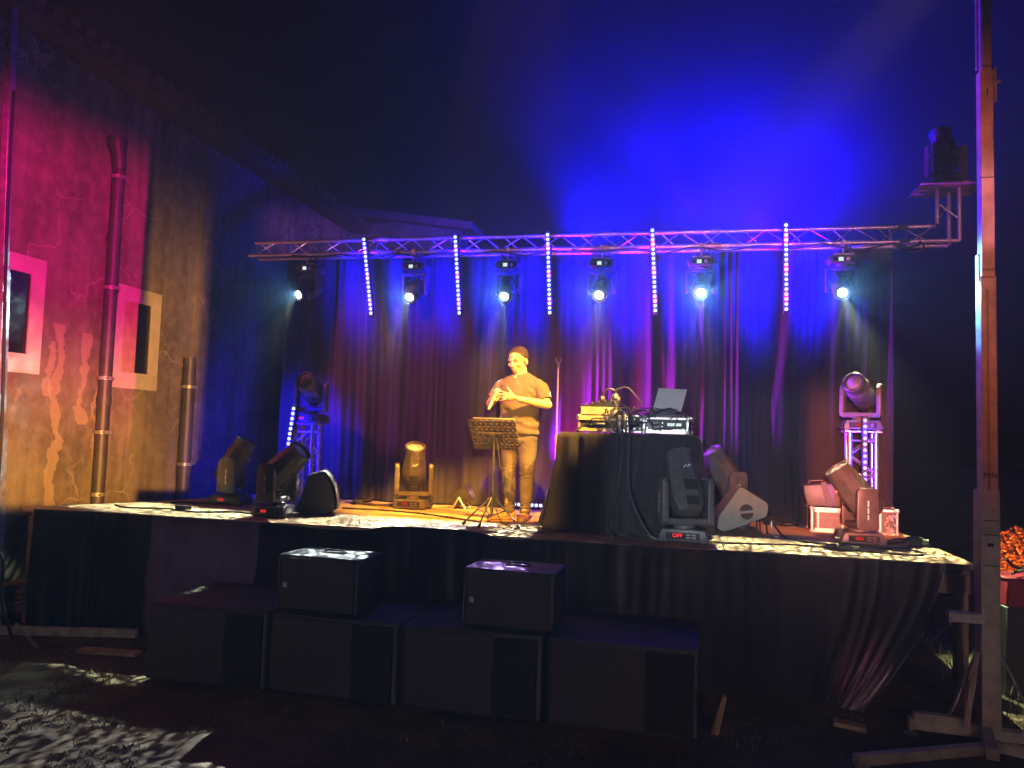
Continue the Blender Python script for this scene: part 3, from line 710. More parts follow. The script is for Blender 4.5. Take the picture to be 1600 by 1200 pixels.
M_CASE = mat('flight_case_panel', (0.05, 0.05, 0.052), 0.55, var=0.2, scale=20)
M_SILV = mat('case_aluminium', (0.62, 0.60, 0.56), 0.4, metal=0.55, var=0.15, scale=15)
M_PALE = mat('pale_rack_panel', (0.50, 0.47, 0.40), 0.55, var=0.12, scale=8)
def rack_case(label, loc, rz, W, D, H, panel=None, corners=True, name='rack_case', group=None, front=None):
    t = thing(name, label, 'flight case', loc, rz, group)
    MB().box((0, 0, H / 2), (W, D, H), bev=0.006).build('shell', panel or M_CASE, t)
    e = MB(); q = 0.022
    for sx in (-1, 1):
        for sy in (-1, 1): e.box((sx * (W / 2 - q / 2 + 0.003), sy * (D / 2 - q / 2 + 0.003), H / 2), (q, q, H + 0.004), bev=0.003)
        for z in (q / 2 - 0.002, H - q / 2 + 0.003): e.box((sx * (W / 2 - q / 2 + 0.004), 0, z), (q, D - 0.05, q), bev=0.003)
    for sy in (-1, 1):
        for z in (q / 2 - 0.002, H - q / 2 + 0.003): e.box((0, sy * (D / 2 - q / 2 + 0.004), z), (W - 0.05, q, q), bev=0.003)
    e.build('edging', M_SILV, t)
    if corners:
        b = MB()
        for sx in (-1, 1):
            for sy in (-1, 1):
                for z in (0.012, H - 0.008): b.ball((sx * (W / 2 - 0.006), sy * (D / 2 - 0.006), z), 0.024, u=10, v=7)
        b.build('ball_corner', M_SILV, t)
    return t
def gear_on_table():
    t = rack_case('pale flight case lit yellow at the left of the table', (-0.80, 7.60, TZ + 0.012), 8, 0.40, 0.42, 0.15)
    MB().prism([(-0.18, 0.004), (0.18, 0.004), (0.2, 0.038), (-0.2, 0.038)], 0.012, T((0, -0.219, 0))).build('pale_rail', M_PALE, t)
    MB().prism([(-0.2, 0.108), (0.2, 0.108), (0.22, 0.15), (-0.19, 0.15)], 0.012, T((0, -0.219, 0))).build('pale_rail', M_PALE, t)
    MB().box((0, -0.222, 0.072), (0.11, 0.012, 0.022), bev=0.003).build('name_plate', M_SILV, t)
    MB().tube([(-0.09, -0.222, 0.075), (-0.06, -0.25, 0.10), (0.06, -0.25, 0.10), (0.09, -0.222, 0.075)], 0.009, 8).build('handle', M_BLACK, t)
    u = thing('mixer', 'sloped audio mixer with pale front lip on top of the yellow-lit case', 'mixer', (-0.80, 7.60, TZ + 0.166), 8)
    MB().prism([(-0.2, 0.0), (0.2, 0.0), (0.2, 0.012), (-0.2, 0.012)], 0.38).build('base', M_CASE, u)
    MB().box((-0.005, -0.195, 0.045), (0.35, 0.012, 0.075), bev=0.003).build('pale_rail', M_PALE, u)
    MB().prism([(-0.185, 0.012), (0.19, 0.012), (0.19, 0.155), (0.02, 0.135), (-0.185, 0.088)], 0.36).build('console', M_BLACK, u)
    kb = MB()
    for i in range(5):
        for j in range(4): kb.tube([(-0.13 + i * 0.06, -0.14 + j * 0.08, 0.098 + i * 0.011), (-0.13 + i * 0.06, -0.14 + j * 0.08, 0.124 + i * 0.011)], 0.011, 8)
    kb.build('knob', M_GREYP, u)
    MB().ball((0.15, -0.08, 0.19), (0.034, 0.034, 0.034)).build('dial', M_SILV, u)
    h = thing('headphones', 'headphones resting on top of the mixer', 'headphones', (-0.69, 7.56, TZ + 0.33), 20)
    pts = [(0.075 * math.cos(R(a)), 0, 0.02 + 0.085 * math.sin(R(a))) for a in range(0, 181, 15)]
    MB().tube(pts, 0.009, 8).build('headband', M_BLACK, h)
    for s in (-1, 1): MB().tube([(s * 0.06, 0, 0.0), (s * 0.095, 0, 0.0)], 0.033, 14).build('ear_cup', M_GREYP, h)
    v = rack_case('black rack with bright edging at the right end of the table', (-0.13, 7.60, TZ + 0.012), -4, 0.42, 0.44, 0.15)
    MB().box((0.08, -0.224, 0.085), (0.13, 0.01, 0.028), bev=0.004).build('lit_panel', M_DISP, v)
    MB().box((-0.12, -0.224, 0.075), (0.12, 0.01, 0.075), bev=0.003).build('front_unit', M_GREYP, v)
    MB().box((0.0, -0.223, 0.025), (0.36, 0.008, 0.03)).build('rail', M_SILV, v)
    l = MB()
    for x, z in ((-0.18, 0.11), (-0.17, 0.05), (-0.03, 0.06), (-0.03, 0.1), (-0.08, 0.02), (0.16, 0.04), (-0.15, 0.02)): l.ball((x, -0.232, z), 0.006, u=8, v=6)
    l.build('status_led', M_TINY, v)
    mi = rack_case('small dark effects rack between the two cases, cables plugged in', (-0.45, 7.66, TZ + 0.012), 2, 0.2, 0.3, 0.17, corners=False)
    l = MB()
    for i in range(3):
        for j in range(3): l.tube([(-0.06 + i * 0.06, -0.15, 0.04 + j * 0.045), (-0.06 + i * 0.06, -0.19, 0.036 + j * 0.045)], 0.012, 8)
    l.build('plug', M_SILV, mi)
    cdj = thing('media_player', 'flat deck player lying on the right rack below the laptop', 'media player', (-0.16, 7.62, TZ + 0.166), -4)
    MB().prism([(-0.17, 0), (0.17, 0), (0.17, 0.03), (-0.17, 0.04)], 0.34, bev=0.006).build('body', M_CASE, cdj)
    MB().tube([(0, 0, 0.035), (0, 0, 0.05)], 0.09, 24).build('jog_wheel', M_GREYP, cdj)
    lt = thing('laptop', 'open silver laptop seen from behind its lid, standing on the deck player', 'laptop', (-0.20, 7.66, TZ + 0.222), 34)
    MB().box((0, 0.0, 0.008), (0.32, 0.235, 0.014), bev=0.004).build('keyboard_base', M_ALU, lt)
    LM = T((0.0, -0.112, 0.016)) @ RX(24)
    MB().box((0, 0, 0.112), (0.32, 0.007, 0.225), LM, bev=0.003).build('screen_lid', mat('laptop_lid', (0.62, 0.62, 0.66), 0.5, var=0.05), lt)
gear_on_table()

def cable(label, pts, r=0.008, m=None, name='cable', group=None, n=6, smooth=10):
    P = [Vector(p) for p in pts]; out = []
    for i in range(len(P) - 1):
        p0, p1, p2, p3 = P[max(i - 1, 0)], P[i], P[i + 1], P[min(i + 2, len(P) - 1)]
        for k in range(smooth):
            s = k / smooth
            out.append(0.5 * ((2 * p1) + (p2 - p0) * s + (2 * p0 - 5 * p1 + 4 * p2 - p3) * s * s + (3 * p1 - p0 - 3 * p2 + p3) * s ** 3))
    out.append(P[-1])
    o = MB().tube(out, r, n).build(name, m or M_RUBBER)
    return tag(o, label, 'cable', group)
droop('thick cable drooping along the left half of the truss', [-4.9, -4.2, -3.5, -2.9, -2.2, -1.5], 4.235, 0.05)
droop('thin cable drooping along the right half of the truss', [-1.3, -0.6, 0.1, 0.8, 1.5, 2.2, 2.5], 4.235, 0.06, r=0.009)
cable('cable loop dangling under the right end of the truss', [(2.2, 8.88, 4.24), (2.3, 8.86, 4.16), (2.42, 8.85, 4.13), (2.5, 8.86, 4.18), (2.46, 8.87, 4.25)], 0.009, group=TG)
cable('cable loop dangling under the truss beside the second blue bar', [(-3.72, 8.87, 4.25), (-3.62, 8.85, 4.17), (-3.5, 8.85, 4.20), (-3.45, 8.87, 4.25)], 0.009, group=TG)
HG = 'cables hanging down the table cloth'
cable('thin cable loop arching above the mixer to the laptop', [(-0.66, 7.5, 2.40), (-0.62, 7.46, 2.50), (-0.52, 7.46, 2.53), (-0.44, 7.45, 2.46), (-0.36, 7.46, 2.36)], 0.006, M_GREYP)
cable('grey cable running from the mixer over the small rack', [(-0.64, 7.44, 2.40), (-0.58, 7.38, 2.32), (-0.5, 7.36, 2.26), (-0.36, 7.36, 2.24), (-0.2, 7.37, 2.26)], 0.006, M_GREYP)
cable('black cable hanging down the cloth, nearest the yellow-lit case', [(-0.60, 7.38, 2.28), (-0.585, 7.25, 2.06), (-0.575, 7.17, 1.8), (-0.60, 7.10, 1.5), (-0.63, 7.03, 1.25), (-0.56, 6.98, 1.17)], 0.011, group=HG)
cable('black cable hanging in the middle of the bundle on the cloth', [(-0.55, 7.38, 2.28), (-0.535, 7.24, 2.06), (-0.53, 7.17, 1.85), (-0.56, 7.10, 1.55), (-0.60, 7.02, 1.3), (-0.5, 6.94, 1.19), (-0.3, 6.93, 1.165)], 0.011, group=HG)
cable('long black cable sweeping right from the bundle down to the floor light', [(-0.49, 7.38, 2.28), (-0.47, 7.24, 2.08), (-0.465, 7.14, 1.8), (-0.45, 7.06, 1.6), (-0.36, 6.97, 1.36), (-0.25, 6.9, 1.20), (-0.16, 6.9, 1.165)], 0.012, m=M_BLACK, group=HG)
cable('thin cable strung across the yellow-lit case', [(-1.0, 7.33, 2.10), (-0.9, 7.36, 2.16), (-0.82, 7.35, 2.22), (-0.7, 7.34, 2.21), (-0.62, 7.31, 2.12), (-0.56, 7.24, 2.05)], 0.006)

rng = random.Random(21); tg = MB()
for i in range(13):
    x = rng.uniform(-0.66, -0.05); L_ = rng.uniform(0.15, 0.42); P_ = []
    z = TZ + rng.uniform(0.10, 0.22)
    for k in range(5):
        P_.append(Vector((x - L_ / 2 + L_ * k / 4 + rng.uniform(-0.05, 0.05), 7.36 + rng.uniform(-0.04, 0.05), z + (0.10 * math.sin(k / 4 * math.pi) if i % 3 == 0 else rng.uniform(-0.09, 0.05)))))
    out = []
    for j in range(4):
        p0, p1, p2, p3 = P_[max(j - 1, 0)], P_[j], P_[j + 1], P_[min(j + 2, 4)]
        for k in range(7):
            s = k / 7; out.append(0.5 * ((2 * p1) + (p2 - p0) * s + (2 * p0 - 5 * p1 + 4 * p2 - p3) * s * s + (3 * p1 - p0 - 3 * p2 + p3) * s ** 3))
    tg.tube(out, rng.uniform(0.004, 0.008), 6)
tag(tg.build('cable_tangle', M_BLACK), 'tangle of thin leads heaped in front of the racks on the table', 'cables')
# ================================================================== music stand, tablet, mic stand
ms = thing('music_stand', 'black music stand with a perforated desk in front of the performer', 'music stand', (-1.80, 7.38, ST), 0)
MB().tube([(0, 0, 0.10), (0, 0, 0.52)], 0.014, 10).build('lower_pole', M_BLACK, ms)
MB().tube([(0, 0, 0.42), (0.0, 0, 0.46)], 0.022, 10).tube([(0, 0, 0.46), (0, 0.01, 0.80)], 0.010, 10).build('upper_pole', M_BLACK, ms)
for a, l in ((200, 0.27), (255, 0.24), (342, 0.31), (90, 0.26)):
    if a == 90: continue
    dx, dy = math.cos(R(a)) * l, math.sin(R(a)) * l
    lg = MB().tube([(dx * 0.08, dy * 0.08, 0.27), (dx * 0.55, dy * 0.55, 0.145), (dx, dy, 0.02)], 0.009, 8).tube([(0, 0, 0.09), (dx * 0.5, dy * 0.5, 0.155)], 0.006, 6).build('leg', M_BLACK, ms)
    MB().tube([(dx * 0.95, dy * 0.95, 0.028), (dx * 1.04, dy * 1.04, 0.008)], 0.015, 8).build('rubber_foot', M_RUBBER, lg)
DM = T((-0.005, 0.0, 0.885)) @ RZ(-6) @ RX(32)
dk = MB()
hW, hH = 0.25, 0.165
nx_, nz_ = 9, 5
def desk_plate():
    b = MB(); xs = []; zs_ = []
    gx = 2 * hW / nx_; gz = 2 * hH / nz_
    for i in range(nx_):
        for j in range(nz_):
            xc = -hW + gx * (i + 0.5); zc = -hH + gz * (j + 0.5)
            hole = 0.011 if 0 < j < nz_ else 0.011
            o_ = [(xc - gx / 2, zc - gz / 2), (xc, zc - gz / 2), (xc + gx / 2, zc - gz / 2), (xc + gx / 2, zc), (xc + gx / 2, zc + gz / 2), (xc, zc + gz / 2), (xc - gx / 2, zc + gz / 2), (xc - gx / 2, zc)]
            h_ = [(xc + hole * math.cos(R(a)), zc + hole * math.sin(R(a))) for a in (225, 270, 315, 0, 45, 90, 135, 180)]
            vs = [(x * (1 - 0.10 * (hH - z) / (2 * hH) * 0.6), 0, z) for x, z in o_ + h_]
            b.add(vs, [(k, (k + 1) % 8, 8 + (k + 1) % 8, 8 + k) for k in range(8)], DM)
    return b
b = desk_plate()
de = b.build('desk', mat('stand_desk', (0.035, 0.03, 0.032), 0.45, var=0.15), ms, ang=60)
sol = de.modifiers.new('thickness', 'SOLIDIFY'); sol.thickness = 0.003
MB().box((0, 0.02, -hH - 0.002), (0.47, 0.05, 0.004), DM).box((0, 0.044, -hH + 0.008), (0.47, 0.003, 0.02), DM).build('ledge', M_BLACK, ms)
MB().tube([(-0.11, -0.012, 0.02), (0.10, -0.012, 0.02)], 0.01, 8, DM).box((0, -0.02, -0.02), (0.05, 0.03, 0.08), DM, bev=0.005).tube([(0, 0.01, 0.80), (0, 0.0, 0.86)], 0.018, 10).build('bracket', M_BLACK, ms)
tb = thing('tablet', 'tablet in a dark case lying on the music stand', 'tablet', (-1.80, 7.385, ST + 0.955), -6)
MB().box((0.0, 0.024, -0.035), (0.44, 0.022, 0.26), RX(32), bev=0.006).build('case', M_GREYP, tb)
MB().box((0.0, 0.037, -0.035), (0.41, 0.003, 0.23), RX(32)).build('screen', M_SCREEN, tb)
cable('thin cable dangling from the music stand to the stage floor', [(-1.77, 7.37, 2.0), (-1.72, 7.34, 1.75), (-1.69, 7.33, 1.62), (-1.74, 7.35, 1.5), (-1.76, 7.36, 1.35), (-1.66, 7.25, 1.2), (-1.45, 7.1, 1.16), (-1.2, 6.98, 1.16)], 0.005)
mk = thing('microphone_stand', 'straight empty microphone stand behind the table, open clip on top', 'microphone stand', (-1.335, 8.35, ST), 0)
MB().lathe([(0.13, 0), (0.13, 0.015), (0.03, 0.03), (0.012, 0.05)], 24).build('base', M_RUBBER, mk)
MB().tube([(0, 0, 0.04), (0, 0, 0.86)], 0.013, 10).tube([(0, 0, 0.83), (0, 0, 0.90)], 0.018, 10).build('lower_pole', M_STEEL, mk)
MB().tube([(0, 0, 0.88), (0, 0, 1.64)], 0.009, 10).build('upper_pole', M_STEEL, mk)
MB().tube([(0, 0, 1.64), (0, 0, 1.69)], 0.014, 10).tube([(-0.005, 0, 1.69), (-0.026, 0, 1.715), (-0.022, 0, 1.755)], 0.010, 8).tube([(0.005, 0, 1.69), (0.026, 0, 1.715), (0.022, 0, 1.755)], 0.010, 8).build('clip', M_GREYP, mk)

# ================================================================== floor monitors, cases, par light
M_MON = mat('monitor_paint', (0.16, 0.165, 0.155), 0.6, var=0.12, scale=12, bump=0.2, bscale=120)
def rounded(poly, r=0.03, n=4):
    out = []
    k = len(poly)
    for i in range(k):
        p = Vector(poly[i]); a = (Vector(poly[i - 1]) - p).normalized(); b2 = (Vector(poly[(i + 1) % k]) - p).normalized()
        s = p + a * r; e = p + b2 * r
        for j in range(n + 1):
            f = j / n; out.append(tuple(s * (1 - f) ** 2 + p * 2 * f * (1 - f) + e * f * f))
    return out
wm = thing('stage_monitor', 'grey wedge monitor on its side with a split round handle, facing right', 'stage monitor', (0.60, 7.86, ST + 0.01), 4)
out = rounded([(-0.29, 0.06), (-0.18, 0.0), (0.22, 0.165), (0.235, 0.29), (-0.03, 0.45)], 0.035)
MB().prism(out, 0.5, T((0, 0.24, 0))).build('cabinet', M_MON, wm)
hm = T((0.03, -0.013, 0.205))
hp1 = [(0.062 * math.cos(R(a)), 0.062 * math.sin(R(a)) + 0.012) for a in range(0, 181, 15)]
hp2 = [(0.062 * math.cos(R(a)), 0.062 * math.sin(R(a)) - 0.012) for a in range(180, 361, 15)]
MB().prism(hp1, 0.006, hm @ RY(-8)).prism(hp2, 0.006, hm @ RY(-8)).build('handle', M_RUBBER, wm)
MB().box((0, 0, 0), (0.22, 0.44, 0.014), T((0.105, 0.24, 0.373)) @ RY(31), bev=0.003).build('grille', M_PORT, wm)
fe = MB()
fe.tube([(0.16, 0.02, 0.12), (0.165, 0.0, 0.0)], 0.008, 6).tube([(0.2, 0.44, 0.13), (0.2, 0.44, 0.0)], 0.008, 6).tube([(0.12, 0.44, 0.11), (0.12, 0.44, 0.0)], 0.008, 6).tube([(0.215, 0.02, 0.15), (0.225, 0.0, 0.0)], 0.008, 6)
fe.build('foot', M_RUBBER, wm)
dm = thing('stage_monitor', 'dark wedge monitor with a curved bright-edged grille behind the leftmost dark floor light', 'stage monitor', (-3.66, 7.40, ST + 0.01), 22)
arc = [(-0.02 + 0.2 * math.sin(R(a)) * 1.0, 0.02 + 0.42 * math.cos(R(a))) for a in range(10, 86, 9)]
pol = [(-0.22, 0.0), (0.06, 0.0), (0.19, 0.05)] + arc[::-1] + [(-0.10, 0.40)]
MB().prism(pol, 0.5, T((0, 0.22, 0)), bev=0.006).build('cabinet', M_CAB, dm)
gr = MB().grid(lambda u, v: (0.008 + 0.2 * math.sin(R(8 + 78 * u)) * 1.0, -0.03 + 0.5 * v, 0.026 + 0.425 * math.cos(R(8 + 78 * u))), 14, 2).build('grille', mat('perforated_steel', (0.30, 0.31, 0.31), 0.45, metal=0.5, var=0.3, scale=60), dm)
gr.modifiers.new('thickness', 'SOLIDIFY').thickness = 0.01
c1 = rack_case('small rack case with pale edging and mesh front at the right stand', (1.495, 8.56, ST), -3, 0.36, 0.34, 0.25)
MB().box((0, -0.176, 0.125), (0.27, 0.008, 0.16), bev=0.002).build('mesh_front', M_GREYP, c1)
MB().box((-0.115, -0.18, 0.125), (0.016, 0.006, 0.2)).box((0.115, -0.18, 0.125), (0.016, 0.006, 0.2)).box((0, -0.181, 0.222), (0.29, 0.006, 0.034)).box((0, -0.181, 0.026), (0.29, 0.006, 0.034)).build('rail', M_SILV, c1)
c2 = rack_case('narrow open patch rack standing right of the orange-lit truss stand', (2.07, 8.62, ST), -6, 0.17, 0.32, 0.25, panel=M_BLACK)
rng = random.Random(3)
l = MB()
for i in range(16):
    x, z = rng.uniform(-0.055, 0.055), rng.uniform(0.04, 0.21)
    l.tube([(x, -0.165, z), (x + rng.uniform(-0.03, 0.03), -0.20, z - rng.uniform(0.0, 0.05))], 0.011, 7)
l.build('plug', M_SILV, c2)
cb = thing('amplifier_case', 'tan-lit slanted speaker case with a carrying handle on top of the small rack', 'speaker', (1.48, 8.6, ST + 0.262), -3)
MB().prism([(-0.19, 0.0), (0.20, 0.0), (0.23, 0.08), (0.18, 0.24), (-0.235, 0.20), (-0.22, 0.10)], 0.34, bev=0.008).build('cabinet', M_GREYP, cb)
MB().box((0.03, -0.172, 0.12), (0.06, 0.01, 0.26), RY(-18), bev=0.002).build('strap', M_BLACK, cb)
MB().tube([(-0.17, 0, 0.205), (-0.165, 0, 0.245), (-0.03, 0, 0.255), (-0.02, 0, 0.22)], 0.011, 8).build('handle', M_BLACK, cb)
pr = thing('par_light', 'small floor par can throwing a violet beam to the right behind the performer', 'par light', (-2.52, 8.80, ST), 0)
PM = T((0, 0, 0.14)) @ RZ(4) @ RY(62)
MB().lathe([(0.03, -0.13), (0.085, -0.12), (0.095, -0.04), (0.098, 0.11), (0.105, 0.115), (0.105, 0.135), (0.092, 0.135), (0.088, 0.10)], 24, PM).build('can', M_BLACK, pr)
MB().lathe([(0.088, 0.098), (0.05, 0.106), (0, 0.108)], 20, PM).build('lens', glow('violet_lens', (0.30, 0.03, 1.0), 6.0), pr)
for s in (-1, 1): MB().tube([(0, s * 0.11, 0.14), (-0.07, s * 0.11, 0.01), (-0.12, s * 0.11, 0.006)], (0.012), 6).tube([(0, s * 0.11, 0.14), (0.08, s * 0.11, 0.01)], 0.012, 6).build('foot_bracket', M_STEEL, pr)
PARL = PM @ Vector((0, 0, 0.15)) + Vector((-2.52, 8.80, ST))
lamp('par_lamp', 'SPOT', PARL, (0.40, 0.01, 1.0), PAR_W, (PARL.x + 1.2, PARL.y - 0.1, PARL.z + 0.75), 50, 0.5, 0.05)
MAGL = (-1.55, 8.98, 1.22)
lamp('magenta_lamp', 'SPOT', (-1.35, 8.86, 1.22), (1.0, 0.0, 0.35), MAG_W, (-0.62, 9.25, 2.6), 75, 0.7, 0.04)

CG = 'cables lying on the stage floor'
Z = ST + 0.008
cable('cable snaking over the left stage corner', [(-5.9, 7.2, Z), (-5.6, 7.05, Z), (-5.2, 7.15, Z), (-4.8, 7.02, Z), (-4.5, 7.2, Z), (-4.2, 7.12, Z)], 0.009, group=CG)
cable('cable leading to the far left floor light', [(-5.6, 7.7, Z), (-5.45, 7.75, Z + 0.01), (-5.3, 7.8, Z), (-5.15, 7.86, Z)], 0.012, group=CG)
cable('long dark cable crossing the orange floor left of the music stand', [(-3.7, 8.1, Z), (-3.2, 8.12, Z), (-2.7, 7.98, Z), (-2.3, 7.75, Z), (-1.95, 7.55, Z)], 0.012, group=CG)
cable('cable running from the grey wedge monitor past the right floor light', [(0.86, 7.86, 1.29), (0.91, 7.8, 1.22), (0.97, 7.65, Z), (1.12, 7.45, Z), (1.4, 7.35, Z), (1.7, 7.3, Z), (1.95, 7.42, Z)], 0.009, group=CG)
cable('cable along the front edge from the table to the right floor light', [(0.15, 7.12, Z), (0.4, 7.05, Z), (0.7, 7.12, Z), (1.0, 7.2, Z), (1.3, 7.12, Z), (1.6, 7.02, Z), (1.9, 6.98, Z), (2.0, 7.15, Z), (1.95, 7.4, Z), (2.03, 7.6, Z)], 0.008, group=CG)
cable('white lead looping below the grey wedge monitor', [(0.86, 7.84, 1.29), (0.86, 7.8, 1.2), (0.88, 7.76, Z), (0.9, 7.7, Z)], 0.006, m=M_WHITEP, group=CG)
cable('cable pile by the curtain foot behind the grey wedge', [(0.9, 8.9, Z), (1.0, 8.8, Z + .03), (1.1, 8.9, Z + .02), (1.0, 8.98, Z + .05), (0.92, 8.85, Z + .04), (1.12, 8.8, Z), (1.25, 8.9, Z)], 0.018, group=CG)
cable('cable pile between the left wedge and the yellow-lit floor light', [(-3.85, 8.7, Z), (-3.75, 8.6, Z + .03), (-3.62, 8.7, Z + .05), (-3.7, 8.8, Z + .02), (-3.8, 8.65, Z + .04), (-3.55, 8.6, Z), (-3.3, 8.62, Z)], 0.018, group=CG)
cable('power lead running to the right corner of the stage', [(1.85, 7.62, Z), (2.0, 7.7, Z + .02), (2.05, 7.78, Z + .05), (2.1, 7.72, Z + .04), (2.0, 7.9, Z + 0.02), (1.9, 7.85, Z)], 0.014, group=CG)
def plug_box(label, loc, rz, d=(0.11, 0.06, 0.055)):
    t = thing('power_connector', label, 'connector', loc, rz, 'cable connectors on the stage floor')
    MB().box((0, 0, d[2] / 2), d, bev=0.012, seg=2).build('body', M_RUBBER, t)
    MB().tube([(d[0] / 2, 0, d[2] / 2), (d[0] / 2 + 0.05, 0, d[2] / 2)], d[2] * 0.35, 10).build('collar', M_GREYP, t)
plug_box('black cable connector near the left stage corner', (-5.05, 7.12, ST), 20)
plug_box('black cable connector in front of the right floor light', (1.36, 7.05, ST), 5, (0.14, 0.07, 0.05))
plug_box('bulky round plug at the right corner of the stage', (2.09, 7.66, ST), -20, (0.10, 0.09, 0.085))

# ================================================================== lifting masts in front
M_MAST = mat('mast_paint', (0.42, 0.36, 0.30), 0.5, metal=0.15, var=0.22, scale=9, bump=0.1, bscale=50)
M_INK = mat('marker_ink', (0.02, 0.02, 0.02), 0.7)
mr = thing('lifting_mast', 'tall telescopic lifting mast at the right stage corner with outrigger feet', 'lifting mast', (2.135, 6.14, 0), 2)
MB().box((0, 0, 0.93), (0.125, 0.125, 1.66), bev=0.004).build('outer_tube', M_MAST, mr)
MB().box((0, 0, 1.60), (0.128, 0.128, 0.30), bev=0.003).box((-0.0, -0.0, 1.335), (0.129, 0.129, 0.21), bev=0.003).build('collar', M_MAST, mr)
MB().box((0.0, -0.066, 1.375), (0.042, 0.004, 0.025)).build('latch_slot', M_RUBBER, mr)
bt = MB()
for sx in (-1, 1): bt.ball((sx * 0.04, -0.066, 1.70), 0.008, u=8, v=6)
bt.build('bolt', M_STEEL, mr)
MB().box((0.008, 0.0, 2.42), (0.102, 0.102, 1.75), bev=0.004).build('middle_tube', M_MAST, mr)
MB().box((-0.002, 0.0, 2.42), (0.02, 0.104, 1.55)).build('groove', mat('mast_groove', (0.25, 0.2, 0.16), 0.6), mr)
MB().box((0.012, 0.0, 4.06), (0.086, 0.086, 1.55), bev=0.004).build('middle_tube', M_MAST, mr)
MB().box((0.016, 0.0, 5.9), (0.066, 0.066, 2.3), bev=0.004).build('inner_tube', M_MAST, mr)
MB().box((-0.045, 0.0, 3.36), (0.012, 0.06, 0.2), bev=0.003).build('stop_tongue', M_STEEL, mr)
MB().box((-0.042, 0.0, 5.5), (0.008, 0.03, 1.3), bev=0.002).build('guide_rail', M_STEEL, mr)
MB().tube([(0.085, 0, 4.6), (0.085, 0, 4.86)], 0.012, 8).tube([(0.06, 0, 4.74), (0.12, 0, 4.76)], 0.014, 8).build('lock_lever', M_STEEL, mr)
for z in (3.285, 1.545, 1.445, 1.23, 4.02): MB().box((0.004, -0.0655 if z < 1.7 else -0.0505, z), (0.1, 0.004, 0.006), RY(-6 if z > 3 else 0) if False else None).build('joint_line', M_INK, mr)
text('marking', 'MIN', 0.05, M_INK, T((0.01, -0.0525, 1.86)) @ FRONT, mr)
text('marking', '1', 0.075, M_INK, T((0.012, -0.0445, 4.66)) @ FRONT, mr)
text('marking', 'MAX', 0.032, M_INK, T((0.016, -0.0345, 4.86)) @ FRONT, mr)
text('marking', 'MAX', 0.036, M_INK, T((0.012, -0.0445, 3.34)) @ FRONT, mr)
MB().box((-0.06, -0.03, 0.075), (0.9, 0.075, 0.075), RZ(-8), bev=0.004).build('foot_beam', M_MAST, mr)
MB().box((-0.02, -0.20, 0.085), (0.075, 0.6, 0.075), RZ(-16), bev=0.004).build('foot_beam', M_MAST, mr)
for a, b2, nm in (((-0.48, 0.02, 0.13), (-0.14, -0.02, 0.13), 'outrigger'), ((-1.05, -0.72, 0.055), (-0.02, -0.28, 0.075), 'outrigger'), ((-0.02, -0.3, 0.075), (0.55, -0.55, 0.06), 'outrigger'), ((0.05, 0.06, 0.08), (0.35, 0.8, 0.07), 'outrigger')):
    a, b2 = Vector(a), Vector(b2); d = b2 - a
    MB().box((0, 0, 0), (d.length, 0.065, 0.065), T((a + b2) / 2) @ d.to_track_quat('X', 'Z').to_matrix().to_4x4(), bev=0.004).build(nm, M_MAST, mr)
for a, b2 in (((-0.20, -0.16, 0.11), (-0.075, -0.03, 0.62)), ((-0.26, 0.02, 0.12), (-0.07, 0.03, 0.58)), ((0.30, -0.10, 0.11), (0.075, 0.0, 0.62)), ((0.1, 0.4, 0.1), (0.03, 0.07, 0.6))):
    a, b2 = Vector(a), Vector(b2); d = b2 - a
    MB().box((0, 0, 0), (d.length, 0.035, 0.012), T((a + b2) / 2) @ d.to_track_quat('X', 'Z').to_matrix().to_4x4(), bev=0.002).build('strut', M_MAST, mr)
for x, y in ((-0.5, 0.02), (0.52, -0.53), (-1.0, -0.7)): MB().tube([(x, y, 0.0), (x, y, 0.1)], 0.014, 8).lathe([(0.045, 0.0), (0.045, 0.012), (0.014, 0.02)], 14, T((x, y, 0))).build('foot_pad', M_STEEL, mr)
MB().box((-0.17, -0.05, 0.86), (0.22, 0.07, 0.07), bev=0.004).box((-0.27, -0.05, 0.86), (0.02, 0.076, 0.076), bev=0.003).build('lift_arm', M_STEEL, mr)
ml = thing('lifting_mast', 'slim lifting mast at the left edge in front of the cracked wall', 'lifting mast', (-6.225, 6.08, 0), 4)
LM = RY(-2.6)
MB().box((0, 0, 1.0), (0.12, 0.12, 1.9), LM, bev=0.004).build('outer_tube', M_STEEL, ml)
MB().box((0, 0, 2.7), (0.095, 0.095, 1.5), LM, bev=0.004).build('middle_tube', M_STEEL, ml)
MB().box((0, 0, 4.9), (0.075, 0.075, 3.0), LM, bev=0.004).build('inner_tube', M_STEEL, ml)
MB().box((0.055, -0.03, 3.42), (0.05, 0.06, 0.16), LM, bev=0.006).build('lock_lever', M_STEEL, ml); MB().box((0.05, -0.03, 3.20), (0.04, 0.05, 0.1), LM, bev=0.006).build('lock_catch', M_STEEL, ml)
MB().box((0.74, -0.06, 0.10), (1.25, 0.07, 0.07), RZ(10), bev=0.004).box((0.0, -0.4, 0.09), (0.07, 0.9, 0.07), bev=0.004).build('outrigger', M_STEEL, ml)
MB().box((0.35, -0.02, 0.3), (0.5, 0.03, 0.012), RY(40), bev=0.002).build('strut', M_STEEL, ml)
cable('black cable hanging down the left mast', [(-6.34, 6.0, 5.2), (-6.30, 6.0, 3.9), (-6.24, 5.99, 3.0), (-6.17, 5.98, 2.0), (-6.14, 5.97, 1.0), (-6.02, 5.96, 0.72), (-6.0, 5.94, 0.45), (-5.85, 5.9, 0.18), (-5.8, 5.9, 0.05)], 0.014)
